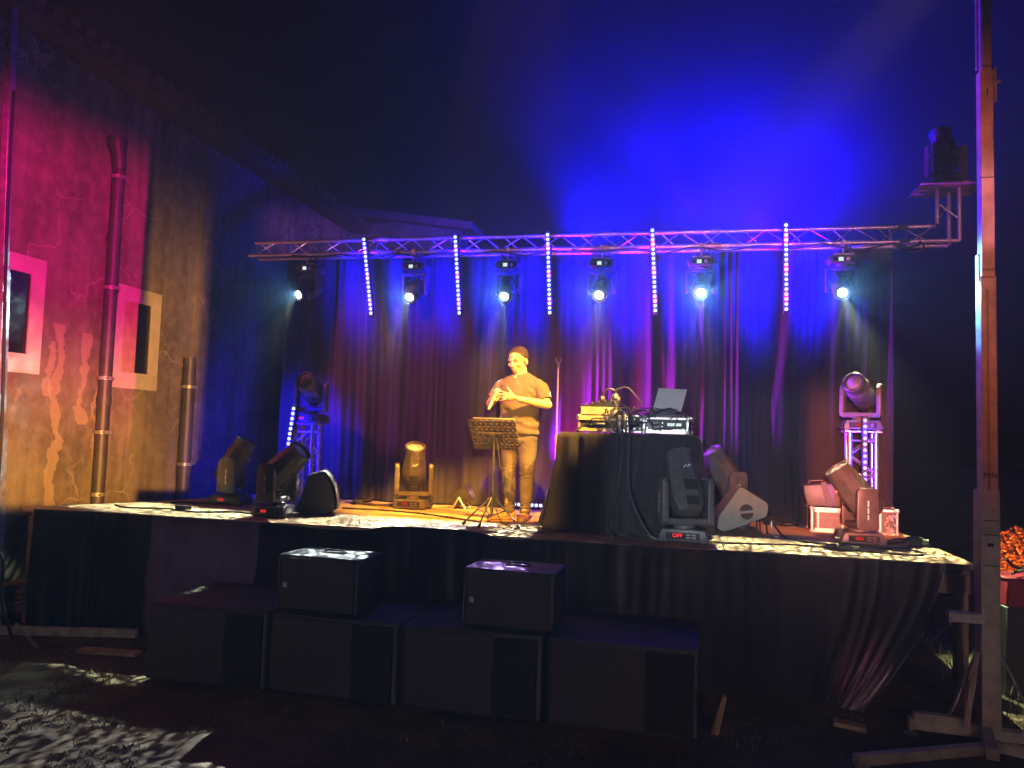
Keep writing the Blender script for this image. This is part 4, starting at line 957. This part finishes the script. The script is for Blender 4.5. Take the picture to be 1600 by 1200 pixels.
for i in range(5):
    t = MB().box((0, 0, 0), (0.14, 1.1, 0.045), bev=0.004).build('plank', M_WOOD); t.location = (-6.52 + 0.02 * (i % 2), 6.75 + 0.03 * i, 0.14 + i * 0.062); t.rotation_euler = (0, 0, R(2 * (-1) ** i))
    tag(t, ('lowest plank of the small pile at the wall foot', 'second plank up in the pile at the wall foot', 'middle plank of the pile at the wall foot', 'fourth plank up in the pile at the wall foot', 'topmost plank of the pile, left of the stage leg')[i], 'plank', 'planks stacked at the wall foot')
bw = MB().box((0, 0, 0), (0.55, 0.12, 0.03), bev=0.004).build('ground_board', M_WOOD); bw.location = (-4.9, 6.02, 0.02); bw.rotation_euler = (0, 0, R(6)); tag(bw, 'weathered board lying in the dirt left of the subwoofers', 'board')
bw = MB().box((0, 0, 0), (0.22, 0.1, 0.035), bev=0.004).build('ground_board', M_WOOD); bw.location = (1.22, 6.1, 0.03); bw.rotation_euler = (0, R(4), R(-8)); tag(bw, 'short wood block under the skirt edge at the right', 'board')
sk = MB().prism([(-0.05, 0), (0.01, 0), (0.06, 0.26), (0.03, 0.27)], 0.05, bev=0.004).build('wood_stake', M_WOOD); sk.location = (0.28, 5.72, 0.0); tag(sk, 'pale wooden stake leaning at the right end of the subwoofer row', 'stake')

# ================================================================== beyond the right corner
M_REDB = mat('red_paint', (0.35, 0.02, 0.05), 0.5, var=0.15)
cab = thing('utility_cabinet', 'dark cabinet with a metal handle behind the right mast', 'cabinet', (2.95, 7.55, 0), 0)
MB().box((0, 0, 0.36), (0.5, 0.4, 0.72), bev=0.01).build('body', M_BLACK, cab)
MB().tube([(-0.15, -0.2, 0.62), (-0.12, -0.24, 0.63), (-0.10, -0.245, 0.60), (-0.10, -0.245, 0.40), (-0.13, -0.24, 0.37), (-0.16, -0.2, 0.38)], 0.009, 8).build('handle', M_ALU, cab)
rb = thing('red_crate', 'red crate standing on the dark cabinet at the right edge', 'crate', (2.93, 7.55, 0.722), 3)
MB().box((0, 0, 0.115), (0.46, 0.36, 0.23), bev=0.012).build('body', M_REDB, rb)
MB().box((0, 0, 0.235), (0.48, 0.38, 0.02), bev=0.006).build('rim', M_REDB, rb)
cable('dark cable coil resting on the red crate', [(2.78, 7.45, 0.99), (2.85, 7.4, 1.03), (2.95, 7.42, 1.02), (2.98, 7.5, 1.0), (2.88, 7.52, 1.03), (2.8, 7.46, 1.05), (2.72, 7.4, 1.12)], 0.014)
M_LEAF = mat('shrub_leaf', (0.10, 0.09, 0.04), 0.6, var=0.4, scale=30)
shr = thing('shrub', 'round shrub lit glowing orange at the right edge behind the red crate', 'shrub', (5.1, 13.0, 0), 0)
MB().tube([(0, 0, 0), (0.02, 0, 0.3), (-0.02, 0.02, 0.6)], [0.05, 0.04, 0.02], 8).tube([(0, 0, 0.2), (0.2, 0.05, 0.6)], [0.03, 0.012], 6).tube([(0, 0, 0.25), (-0.2, -0.05, 0.6)], [0.03, 0.012], 6).build('stem', M_WOOD, shr)
fl = MB(); rng = random.Random(5)
for i in range(3800):
    d = Vector((rng.gauss(0, 1), rng.gauss(0, 1), rng.gauss(0, 1))).normalized() * (rng.uniform(0.55, 1.0) ** 0.6)
    p = Vector((d.x * 0.5, d.y * 0.45, 0.48 + d.z * 0.42)) * (1 + 0.12 * nz(d.x * 3, d.y * 3, d.z * 3)); p.z = max(p.z, 0.04)
    q = Matrix.Rotation(rng.uniform(0, 6.28), 4, Vector((rng.gauss(0, 1), rng.gauss(0, 1), rng.gauss(0, 1))).normalized())
    s = rng.uniform(0.018, 0.034)
    fl.add([(-s, 0, 0), (0, -s * 0.45, 0.004), (s, 0, 0), (0, s * 0.45, 0.004)], [(0, 1, 2, 3)], T(p) @ q)
fl.build('foliage', M_LEAF, shr, ang=1)
lamp('shrub_uplight', 'SPOT', (4.3, 11.6, 0.25), (1.0, 0.13, 0.01), SHRUB_W, (5.05, 13.0, 0.55), 40, 0.4, 0.05)
# grass and stones of the trodden ground
M_GRASS = mat('dry_grass', (0.07, 0.065, 0.03), 0.8, col2=(0.16, 0.14, 0.075), scale=2.0)
def gz(x, y):
    near = max(0, 1 - (abs(x + 1.5) + abs(y - 5)) / 16)
    return (0.035 * nz(x * 1.3, y * 1.3) + 0.022 * nz(x * 4, y * 4, 3) + 0.012 * nz(x * 11, y * 11, 5)) * near - 0.02
gm = MB(); rng = random.Random(11)
def blades(x0, x1, y0, y1, n, h0, h1, thr, ok=None):
    for i in range(n):
        x, y = rng.uniform(x0, x1), rng.uniform(y0, y1)
        if nz(x * 1.9, y * 1.9, 8) + 0.5 * nz(x * 6, y * 6, 2) < thr: continue
        if ok and not ok(x, y): continue
        h = rng.uniform(h0, h1); a = rng.uniform(0, 6.28); b2 = rng.uniform(0, 6.28); l = h * rng.uniform(0.3, 1.3); wd = rng.uniform(0.002, 0.005)
        z = gz(x, y) - 0.004; dx, dy = math.cos(a) * wd, math.sin(a) * wd; lx, ly = math.cos(b2) * l, math.sin(b2) * l
        gm.add([(x - dx, y - dy, z), (x + dx, y + dy, z), (x + lx * 0.5 + dx * 0.7, y + ly * 0.5 + dy * 0.7, z + h * 0.7), (x + lx, y + ly, z + h), (x + lx * 0.5 - dx * 0.7, y + ly * 0.5 - dy * 0.7, z + h * 0.7)], [(0, 1, 2, 3, 4)])
clear = lambda x, y: not (-4.25 < x < 0.25 and 5.4 < y < 6.5)
blades(-6.2, 3.0, 3.4, 6.6, 26000, 0.012, 0.05, -0.05, clear)
blades(2.3, 9.0, 6.5, 14.5, 16000, 0.05, 0.16, -0.3)
gg = gm.build('grass', M_GRASS, ang=1); gg['kind'] = 'stuff'
# ================================================================== the performer
M_SKIN = mat('skin', (0.55, 0.33, 0.22), 0.5, var=0.08, scale=20)
M_SHIRT = mat('grey_tshirt', (0.070, 0.060, 0.058), 0.85, var=0.12, scale=10, bump=0.2, bscale=300)
M_JEANS = mat('grey_jeans', (0.060, 0.054, 0.058), 0.8, var=0.25, scale=9, bump=0.25, bscale=150)
M_HAIR = mat('dark_hair', (0.025, 0.013, 0.009), 0.65, var=0.4, scale=40, bump=0.8, bscale=130)
M_SHOE = mat('tan_shoe', (0.30, 0.16, 0.07), 0.55, var=0.15)
def rings(mb, secs, n=24, M=None):
    vs = []; fs = []
    for cx_, cyy, z, rx, ry in secs:
        for j in range(n):
            a = 2 * math.pi * j / n; vs.append((cx_ + rx * math.cos(a), cyy + ry * math.sin(a), z))
    k = len(secs)
    for i in range(k - 1):
        for j in range(n):
            a = i * n + j; b = i * n + (j + 1) % n; fs.append((a, b, b + n, a + n))
    fs.append(tuple(range(n - 1, -1, -1))); fs.append(tuple(range((k - 1) * n, k * n)))
    mb.add(vs, fs, M)
def fuse(mb, name, m, parent, voxel, smooth=4, disp=None):
    me = bpy.data.meshes.new(name); me.from_pydata(mb.v, [], mb.f); me.update()
    b = bmesh.new(); b.from_mesh(me); bmesh.ops.recalc_face_normals(b, faces=b.faces[:]); b.to_mesh(me); b.free()
    o = bpy.data.objects.new('fuse', me); COL.objects.link(o)
    r = o.modifiers.new('r', 'REMESH'); r.mode = 'VOXEL'; r.voxel_size = voxel
    s = o.modifiers.new('s', 'SMOOTH'); s.iterations = smooth; s.factor = 0.5
    me2 = bpy.data.meshes.new_from_object(o.evaluated_get(bpy.context.evaluated_depsgraph_get()))
    bpy.data.objects.remove(o); bpy.data.meshes.remove(me)
    me2.name = name
    if disp:
        for v in me2.vertices:
            d = disp(v.co); v.co += v.normal * d
    me2.materials.clear(); me2.materials.append(m); me2.polygons.foreach_set('use_smooth', [True] * len(me2.polygons))
    q = bpy.data.objects.new(name, me2); COL.objects.link(q)
    if parent: q.parent = parent
    return q
man = MB()
HC = Vector((-0.018, -0.036, 1.655))                 # head centre
HR = T(HC) @ RZ(-9) @ RX(14)                        # turned to his right, looking down
HR = HR @ Matrix.Scale(1.10, 4)
def hb(c, r, u=20, v=14): man.ball(c, r, HR, u, v)
hb((0, 0.008, 0.035), (0.076, 0.094, 0.085)); hb((0, -0.018, -0.045), (0.062, 0.072, 0.072)); hb((0, -0.052, -0.085), (0.036, 0.035, 0.028))
hb((0, -0.080, 0.018), (0.052, 0.016, 0.014)); hb((0, -0.094, -0.022), (0.013, 0.018, 0.024)); hb((0, -0.104, -0.036), (0.017, 0.014, 0.011))
man.tube([(0, -0.084, 0.015), (0, -0.104, -0.034)], [0.009, 0.013], 8, HR)
hb((0, -0.083, -0.066), (0.026, 0.011, 0.006)); hb((0, -0.081, -0.077), (0.023, 0.011, 0.007))
for s in (-1, 1):
    hb((s * 0.077, 0.012, -0.012), (0.011, 0.020, 0.032)); hb((s * 0.042, -0.062, -0.03), (0.024, 0.020, 0.022))
rings(man, [(0, 0.0, 1.42, 0.12, 0.085), (0, -0.002, 1.48, 0.084, 0.074), (-0.004, -0.012, 1.54, 0.069, 0.069), (-0.01, -0.016, 1.60, 0.064, 0.066), (-0.012, -0.02, 1.66, 0.05, 0.055)])
rings(man, [(0, 0, 0.90, 0.15, 0.11), (0, 0, 1.0, 0.16, 0.115), (0, -0.01, 1.15, 0.165, 0.12), (0, -0.005, 1.32, 0.17, 0.11), (0, 0, 1.41, 0.15, 0.085), (0, 0, 1.47, 0.09, 0.07)])
EL, ER = Vector((0.305, -0.045, 1.19)), Vector((-0.295, -0.05, 1.20))
WL, WR = Vector((0.115, -0.275, 1.235)), Vector((-0.140, -0.270, 1.25))
for s, E_, W_ in ((1, EL, WL), (-1, ER, WR)):
    S_ = Vector((s * 0.165, 0.0, 1.395))
    man.tube([S_, S_.lerp(E_, 0.5), E_], [0.050, 0.052, 0.043], 14); man.ball(E_, 0.043)
    mid = E_.lerp(W_, 0.35); man.tube([E_, mid, W_], [0.042, 0.044, 0.028], 14); man.ball(W_, 0.029)
for s in (-1, 1):
    man.tube([(s * 0.085, 0, 0.92), (s * 0.09, -0.01, 0.5), (s * 0.085, 0.0, 0.08)], [0.08, 0.052, 0.038], 12)
def finger(p, r0=0.0095): man.tube(p, [r0 * (1 - 0.07 * i) for i in range(len(p))], 8); man.ball(p[-1], r0 * (1 - 0.07 * (len(p) - 1)), u=8, v=6)
# right hand closed round the microphone just below its head
MT = Vector((-0.082, -0.345, 1.315)); MBt = Vector((-0.148, -0.378, 1.135)); A = (MBt - MT).normalized()
side = Vector((0.35, 0.9, 0.1)); side = (side - A * side.dot(A)).normalized(); oth = A.cross(side)
pc = MT + A * 0.065 + side * 0.034
Mh = Matrix((A, oth, side)).transposed().to_4x4()
man.ball((0, 0, 0), (0.043, 0.036, 0.017), T(pc) @ Mh, 14, 10)
man.tube([WR, WR.lerp(pc, 0.6), pc], [(0.026, 0.028), (0.022, 0.03), (0.02, 0.03)], 12)
for k, off in enumerate((0.028, 0.052, 0.076, 0.097)):
    c0 = MT + A * off; rr = 0.0285 - 0.001 * k; sgn = 1
    pts = [c0 + side * rr * math.cos(R(a)) + oth * rr * math.sin(R(a)) for a in range(-20, 232 - 14 * k, 32)]
    finger(pts, 0.0098 - 0.0005 * k)
finger([pc + A * -0.02 - oth * 0.02, MT + A * 0.03 - oth * 0.035 + side * 0.008, MT + A * 0.012 - oth * 0.028 - side * 0.018], 0.0108)
# left hand laid over it, fingers spread towards his right
pl = Vector((0.040, -0.325, 1.262)); dl_ = Vector((-1, -0.28, 0.05)).normalized(); upv = Vector((0.05, -0.05, 1)).normalized(); nn_ = dl_.cross(upv).normalized(); upv = nn_.cross(dl_)
Ml = Matrix((dl_, upv, nn_)).transposed().to_4x4()
man.ball((0, 0, 0), (0.046, 0.042, 0.016), T(pl) @ Ml, 14, 10)
man.tube([WL, WL.lerp(pl, 0.6), pl], [(0.025, 0.027), (0.021, 0.030), (0.018, 0.032)], 12)
for k, (o_, L_, bend, sp_) in enumerate(((0.030, 0.072, -0.014, 0.018), (0.010, 0.08, -0.02, 0.004), (-0.010, 0.074, -0.026, -0.008), (-0.029, 0.058, -0.026, -0.02))):
    b0 = pl + dl_ * 0.034 + upv * o_
    finger([b0, b0 + dl_ * L_ * 0.42 + upv * sp_ * 0.4 - nn_ * 0.004, b0 + dl_ * L_ * 0.75 + upv * sp_ * 0.8 - nn_ * bend * 0.3, b0 + dl_ * L_ + upv * sp_ + nn_ * bend * -0.6], 0.0095 - 0.0006 * (k == 3))
finger([pl - dl_ * 0.012 + upv * 0.036, pl + dl_ * 0.012 + upv * 0.062, pl + dl_ * 0.030 + upv * 0.083], 0.0112)
PX, PY = -1.665, 7.93
body = fuse(man, 'person', M_SKIN, None, 0.0052, 3)
body.location = (PX, PY, ST + 0.015); body.rotation_euler = (0, 0, R(-12)); body.scale = (1.09, 1.08, 1.0)
tag(body, 'man in grey t-shirt and grey jeans holding a microphone at his chest, looking down', 'person')
h = MB()
h.ball((0, 0.020, 0.052), (0.084, 0.094, 0.085), HR, 22, 14)
cut = [((0, -0.10, 0.0), 0)]
def hair_d(co):
    q = HR.inverted() @ co
    return 0.006 * nz(co.x * 70, co.y * 70, co.z * 70) + (0.008 * max(0, nz(co.x * 30, co.y * 30, co.z * 30)) if q.z > 0.08 else 0)
ho = fuse(h, 'hair', M_HAIR, body, 0.0055, 2, hair_d)
me = ho.data; bm_ = bmesh.new(); bm_.from_mesh(me); inv = HR.inverted()
dele = []
for v in bm_.verts:
    q = inv @ v.co
    line = 0.062 if q.y < -0.045 else (0.062 - (q.y + 0.045) * 1.1 if q.y < 0.02 else -0.012 - (q.y - 0.02) * 0.4)
    if abs(q.x) > 0.06 and q.y < 0.0: line = min(line, 0.02)
    if q.z < line: dele.append(v)
bmesh.ops.delete(bm_, geom=dele, context='VERTS'); bm_.to_mesh(me); bm_.free()
fb = MB()
for s in (-1, 1): fb.tube([(s * 0.016, -0.094, 0.026), (s * 0.034, -0.090, 0.031), (s * 0.052, -0.077, 0.024)], [0.0045, 0.0055, 0.003], 8, HR)
fb.build('eyebrow', M_HAIR, body)
ey = MB()
for s in (-1, 1): ey.ball((s * 0.032, -0.082, 0.008), (0.014, 0.007, 0.0045), HR, 10, 8)
ey.build('eye', mat('eye_dark', (0.04, 0.03, 0.03), 0.3), body)
sh = MB()
rings(sh, [(0, 0, 0.885, 0.196, 0.150), (0, -0.004, 0.94, 0.198, 0.154), (0, -0.014, 1.05, 0.194, 0.162), (0, -0.018, 1.16, 0.196, 0.160), (0, -0.012, 1.30, 0.208, 0.152), (0, -0.004, 1.38, 0.214, 0.138), (0, 0, 1.44, 0.200, 0.116), (0, 0.003, 1.475, 0.165, 0.100), (0, 0.006, 1.505, 0.112, 0.088), (0, 0.006, 1.53, 0.084, 0.078)])
for s, E_ in ((1, EL), (-1, ER)):
    S_ = Vector((s * 0.150, 0.0, 1.425)); e1 = Vector((s * 0.205, -0.004, 1.37)); e2 = e1.lerp(E_, 0.72)
    sh.tube([S_, e1, e1.lerp(E_, 0.4), e2], [0.068, 0.077, 0.073, 0.069], 18)
def shirt_d(co):
    x, y, z = co
    t = 0.010 * nz(x * 9, y * 9, z * 5) + 0.005 * nz(x * 22, y * 22, z * 12)
    if z < 1.25: t += 0.006 * math.sin(z * 55 + x * 25 + 3 * nz(x * 6, y * 6, z * 6)) * max(0, (1.25 - z) / 0.35)
    t += 0.007 * math.sin((abs(x) * 0.8 + z) * 75) * max(0, 1 - abs(abs(x) - 0.16) / 0.05) * (1 if z > 1.2 else 0)
    return t
so = fuse(sh, 'shirt', M_SHIRT, body, 0.009, 3, shirt_d)
clip_ = MB().ball((-0.012, -0.105, 1.475), (0.013, 0.008, 0.015), u=10, v=8).build('clip_microphone', M_WHITEP, body)
je = MB()
rings(je, [(0, 0, 0.98, 0.165, 0.125), (0, 0, 0.90, 0.172, 0.13), (0, 0.004, 0.82, 0.172, 0.13), (0, 0.004, 0.78, 0.16, 0.11)])
for s in (-1, 1):
    tw = 0.0
    je.tube([(s * 0.085, 0.004, 0.86), (s * 0.092, 0.0, 0.70), (s * 0.094, -0.012, 0.50), (s * 0.088, 0.006, 0.32), (s * 0.083, 0.012, 0.16), (s * 0.083, 0.012, 0.06)], [0.098, 0.090, 0.068, 0.066, 0.056, 0.054], 18)
def jeans_d(co):
    x, y, z = co
    near = math.exp(-((z - 0.48) / 0.1) ** 2) + 1.2 * math.exp(-((z - 0.12) / 0.09) ** 2) + 0.7 * math.exp(-((z - 0.82) / 0.08) ** 2)
    return 0.007 * nz(x * 10, y * 10, z * 8) + near * 0.0035 * math.sin(z * 105 + 14 * nz(x * 9, y * 9, z * 6))
fuse(je, 'jeans', M_JEANS, body, 0.008, 2, jeans_d)
for s, ang in ((-1, -48), (1, 8)):
    k = MB(); M = T((s * 0.083, 0.0, -0.013)) @ RZ(ang)
    k.ball((0, -0.10, 0.038), (0.046, 0.085, 0.034), M); k.ball((0, -0.01, 0.045), (0.043, 0.075, 0.045), M); k.ball((0, 0.03, 0.06), (0.042, 0.045, 0.055), M); k.box((0, -0.06, 0.012), (0.082, 0.24, 0.022), M, bev=0.01)
    fuse(k, 'shoe', M_SHOE, body, 0.006, 3)
wa = MB(); wd_ = (WL - EL).normalized(); wc = EL.lerp(WL, 0.90)
wa.tube([wc - wd_ * 0.012, wc + wd_ * 0.012], [0.034, 0.033], 16)
wa.ball(wc + Vector((-0.005, -0.030, 0.012)), (0.019, 0.009, 0.019), u=12, v=8)
wa.build('watch', M_STEEL, body)
mic = thing('microphone', 'silver handheld microphone hanging head up in the man\'s right hand', 'microphone', (PX, PY, ST + 0.015), -12); mic.scale = (1.09, 1.08, 1.0)
MB().tube([MT + A * 0.02, MT + A * 0.06, MBt], [0.0235, 0.019, 0.015], 14).tube([MBt, MBt + A * 0.01], 0.013, 14).build('body', M_SILV, mic)
MB().ball(MT, 0.030, u=16, v=12).tube([MT + A * 0.014, MT + A * 0.022], 0.027, 16).build('grille_head', mat('mic_mesh', (0.5, 0.5, 0.5), 0.45, metal=0.6, var=0.3, scale=200), mic)

# ================================================================== show lights before and behind the stage, some of them added
lamp('key_spot', 'SPOT', (2.6, 5.7, 6.4), (1.0, 0.50, 0.07), KEY_W, (-1.78, 7.9, 1.95), 16, 0.5, 0.06)
lamp('man_fill_spot', 'SPOT', (2.8, -9.0, 3.2), (1.0, 0.47, 0.06), MAN_W, (-1.70, 7.9, 2.0), 40, 0.2, 0.06, None, [(-2.15, 7.9, 2.0), (-1.32, 7.9, 2.0), (-1.7, 7.9, 1.1), (-1.7, 7.9, 3.05)], (0.015, 0.015, 0.004, 0.02))  # added front spot, takes over part of the key light on the man
lamp('floor_amber_spot', 'SPOT', (-0.6, 3.6, 6.6), (1.0, 0.34, 0.02), FLO_W, (-2.6, 8.3, ST), 60, 0.2, 0.06, None, [(-3.5, 8.2, ST), (-1.2, 8.2, ST), (-3.0, 7.3, ST), (-3.0, 9.5, ST)], (0.05, 0.05, 0.03, 0.04))
lamp('floor_orange_spot', 'SPOT', (1.4, 3.6, 6.6), (1.0, 0.26, 0.03), FLO_W * 0.2, (1.2, 8.3, ST), 60, 0.2, 0.06, None, [(0.35, 8.2, ST), (2.25, 8.2, ST), (1.2, 8.05, ST), (1.2, 9.2, ST)], (0.04, 0.03, 0.03, 0.03))
lamp('amber_spot', 'SPOT', (8.0, -7.0, 3.2), (1.0, 0.42, 0.06), AMB_W, (-6.4, 7.4, 2.2), 60, 0.2, 0.05, None, [(-6.7, 4.5, 1.3), (-6.7, 8.5, 1.3), (-6.7, 8.0, 1.1), (-6.7, 7.5, 2.7)], (0.02, 0.006, 0.006, 0.08))
lamp('amber_side_spot', 'SPOT', (8.0, -7.0, 3.2), (1.0, 0.42, 0.06), AMB2_W, (-6.7, 8.9, 2.0), 40, 0.2, 0.03, None, [(-6.7, 8.5, 1.2), (-6.7, 9.7, 1.15), (-6.7, 8.9, 4.4)], (0.006, 0.012, 0.004, 0.12))
lamp('wall_magenta_spot', 'SPOT', (8.0, -7.2, 3.4), (1.0, 0.0, 0.24), WMAG_W, (-6.7, 6.6, 3.85), 60, 0.1, 0.02, None, [(-6.7, 4.5, 3), (-6.7, 8.38, 3), (-6.7, 6.8, 2.2), (-6.7, 7.3, 5.2)], (0.02, 0.003, 0.09, 0.05))
lamp('red_spot', 'SPOT', (-1.6, -9.0, 2.5), (1.0, 0.14, 0.04), RED_W, (1.7, 8.6, 1.8), 40, 0.2, 0.05, None, [(1.28, 8.5, 1.15), (2.12, 8.5, 1.15), (1.7, 8.5, 2.6), (1.7, 8.1, 1.15)], (0.012, 0.006, 0.003, 0.03))
lamp('mast_spot', 'SPOT', (-2.6, -9.0, 1.6), (1.0, 0.20, 0.09), MAST_W, (2.15, 6.14, 3.8), 50, 0.2, 0.05, None, [(2.02, 6.14, 3.0), (2.3, 6.14, 3.0), (2.1, 6.14, 2.3), (2.1, 6.14, 4.7)], (0.006, 0.006, 0.12, 0.07))
lamp('pale_front_spot', 'SPOT', (-1.2, -9.0, 3.0), (0.74, 0.78, 0.9), PALE_W, (0.4, 7.4, 1.6), 50, 0.2, 0.05, None, [(-0.65, 7.2, 1.15), (2.0, 7.2, 1.15), (1.0, 7.3, 2.62), (1.0, 6.95, 1.15)], (0.02, 0.02, 0.003, 0.03))
lamp('truss_wash', 'SPOT', (1.2, -9.0, 0.6), (1.0, 0.30, 0.42), TRW_W, (-1.3, 9.0, 4.4), 70, 0.2, 0.05, None, [(-5.8, 9, 4.4), (3.2, 9, 4.4), (-1.3, 9, 4.18), (-1.3, 9, 4.9)], (0.02, 0.02, 0.006, 0.02))
lamp('curtain_wash', 'SPOT', (-5.4, 3.6, 6.3), (1.0, 0.12, 0.42), CWASH_W, (-1.6, 9.2, 2.2), 50, 0.2, 0.05, None, [(-4.6, 9.2, 2.2), (0.6, 9.2, 2.2), (-1.6, 9.2, 1.3), (-1.6, 9.2, 3.2)], (0.05, 0.15, 0.04, 0.12))
lamp('violet_fill_spot', 'SPOT', (-3.0, -9.0, 3.0), (0.42, 0.06, 0.9), VIO_W, (-4.4, 6.6, 0.7), 30, 0.2, 0.05, None, [(-5.0, 6.6, 0.7), (-3.7, 6.6, 0.7), (-4.4, 6.6, 0.35), (-4.4, 6.6, 1.08)], (0.015, 0.03, 0.02, 0.02))  # added lamp, framed to tint one skirt sheet violet
lamp('pink_fill_spot', 'SPOT', (-2.0, -9.0, 3.0), (1.0, 0.10, 0.35), PINK_W, (1.5, 6.5, 0.5), 30, 0.2, 0.05, None, [(1.25, 6.5, 0.3), (1.62, 6.5, 0.3), (1.6, 6.5, 0.02), (1.6, 6.5, 0.45)], (0.02, 0.006, 0.01, 0.04))  # added lamp for the pink shine on the skirt's free corner
lamp('front_dim_spot', 'SPOT', (3.0, -9.0, 4.2), (1.0, 0.66, 0.60), DIM_W, (-1.5, 6.0, 0.6), 70, 0.2, 0.1, None, [(-7.5, 6.5, 0.6), (3.2, 6.5, 0.6), (-1.5, 6.5, -0.5), (-1.5, 6.6, 1.35)], (0.05, 0.05, 0.02, 0.05))
lamp('blue_sky_beam', 'SPOT', (0.2, 9.6, 4.7), (0.015, 0.0, 1.0), BEAM_UP_W, (-2.4, 9.8, 9.0), 42, 0.9, 0.05)
lamp('blue_back_wash', 'SPOT', (0.9, 9.7, 4.5), (0.004, 0.0, 1.0), BACK_W, (0.9, 11.0, 7.0), 160, 0.9, 0.2, None, (-1.6, 9.0, -9.0, 9.0), (1.5, 1, 1, 1))
lamp('blue_back_wash', 'SPOT', (-1.3, 9.7, 4.45), (0.004, 0.0, 1.0), BACK_W * 0.22, (-1.0, 10.6, 7.0), 150, 0.9, 0.2, None, (-0.55, 9.0, -9.0, 9.0), (1.0, 1, 1, 1))  # extra wash, added to spread the blue glow left along the truss
lamp('left_blue_wash', 'SPOT', (-4.62, 8.5, 2.15), (0.008, 0.0, 1.0), LBW_W, (-4.75, 9.2, 1.95), 125, 0.6, 0.05)

# ================================================================== smoke-filled air
hz = MB().box((0, 0, 4.75), (168, 172, 11.5)).build('haze', MATS['rubber'])
hz.data.materials.clear()
hm_ = bpy.data.materials.new('stage_smoke'); hm_.use_nodes = True; t = hm_.node_tree
for n in list(t.nodes): t.nodes.remove(n)
pv_ = t.nodes.new('ShaderNodeVolumePrincipled'); pv_.inputs['Density'].default_value = HAZE
pv_.inputs['Color'].default_value = (0.85, 0.85, 0.88, 1); pv_.inputs['Density Attribute'].default_value = ''
pv_.inputs['Anisotropy'].default_value = 0.1
ou = t.nodes.new('ShaderNodeOutputMaterial'); t.links.new(pv_.outputs[0], ou.inputs['Volume'])
hz.data.materials.append(hm_); hz['kind'] = 'stuff'

RXS, RYS, RZS = 6.4, 2.6, 3.0
sm = MB().ball((0, 0, 0), (RXS, RYS, RZS), u=32, v=20).build('smoke', MATS['rubber']); sm.location = (-0.7, 9.2, 4.3)
sm.data.materials.clear()
sc_m = bpy.data.materials.new('truss_smoke'); sc_m.use_nodes = True; t = sc_m.node_tree
for n in list(t.nodes): t.nodes.remove(n)
pv_ = t.nodes.new('ShaderNodeVolumePrincipled')
pv_.inputs['Color'].default_value = (0.85, 0.85, 0.88, 1); pv_.inputs['Density Attribute'].default_value = ''
tc = t.nodes.new('ShaderNodeTexCoord')
dv = t.nodes.new('ShaderNodeVectorMath'); dv.operation = 'DIVIDE'; dv.inputs[1].default_value = (RXS, RYS, RZS); t.links.new(tc.outputs['Object'], dv.inputs[0])
ln = t.nodes.new('ShaderNodeVectorMath'); ln.operation = 'LENGTH'; t.links.new(dv.outputs[0], ln.inputs[0])
mr = t.nodes.new('ShaderNodeMapRange'); mr.interpolation_type = 'SMOOTHSTEP'
mr.inputs['From Min'].default_value = 0.1; mr.inputs['From Max'].default_value = 1.0; mr.inputs['To Min'].default_value = SMOKE; mr.inputs['To Max'].default_value = 0.0
t.links.new(ln.outputs['Value'], mr.inputs['Value'])
nzn = t.nodes.new('ShaderNodeTexNoise'); nzn.inputs['Scale'].default_value = 0.75; nzn.inputs['Detail'].default_value = 3; nzn.inputs['Distortion'].default_value = 0.6; t.links.new(tc.outputs['Object'], nzn.inputs['Vector'])
m2 = t.nodes.new('ShaderNodeMapRange'); m2.inputs['From Min'].default_value = 0.3; m2.inputs['From Max'].default_value = 0.7; m2.inputs['To Min'].default_value = 0.35; m2.inputs['To Max'].default_value = 1.6; t.links.new(nzn.outputs[0], m2.inputs['Value'])
mm = t.nodes.new('ShaderNodeMath'); mm.operation = 'MULTIPLY'; t.links.new(mr.outputs[0], mm.inputs[0]); t.links.new(m2.outputs[0], mm.inputs[1])
t.links.new(mm.outputs[0], pv_.inputs['Density'])
ou = t.nodes.new('ShaderNodeOutputMaterial'); t.links.new(pv_.outputs[0], ou.inputs['Volume'])
sm.data.materials.append(sc_m); sm['kind'] = 'stuff'
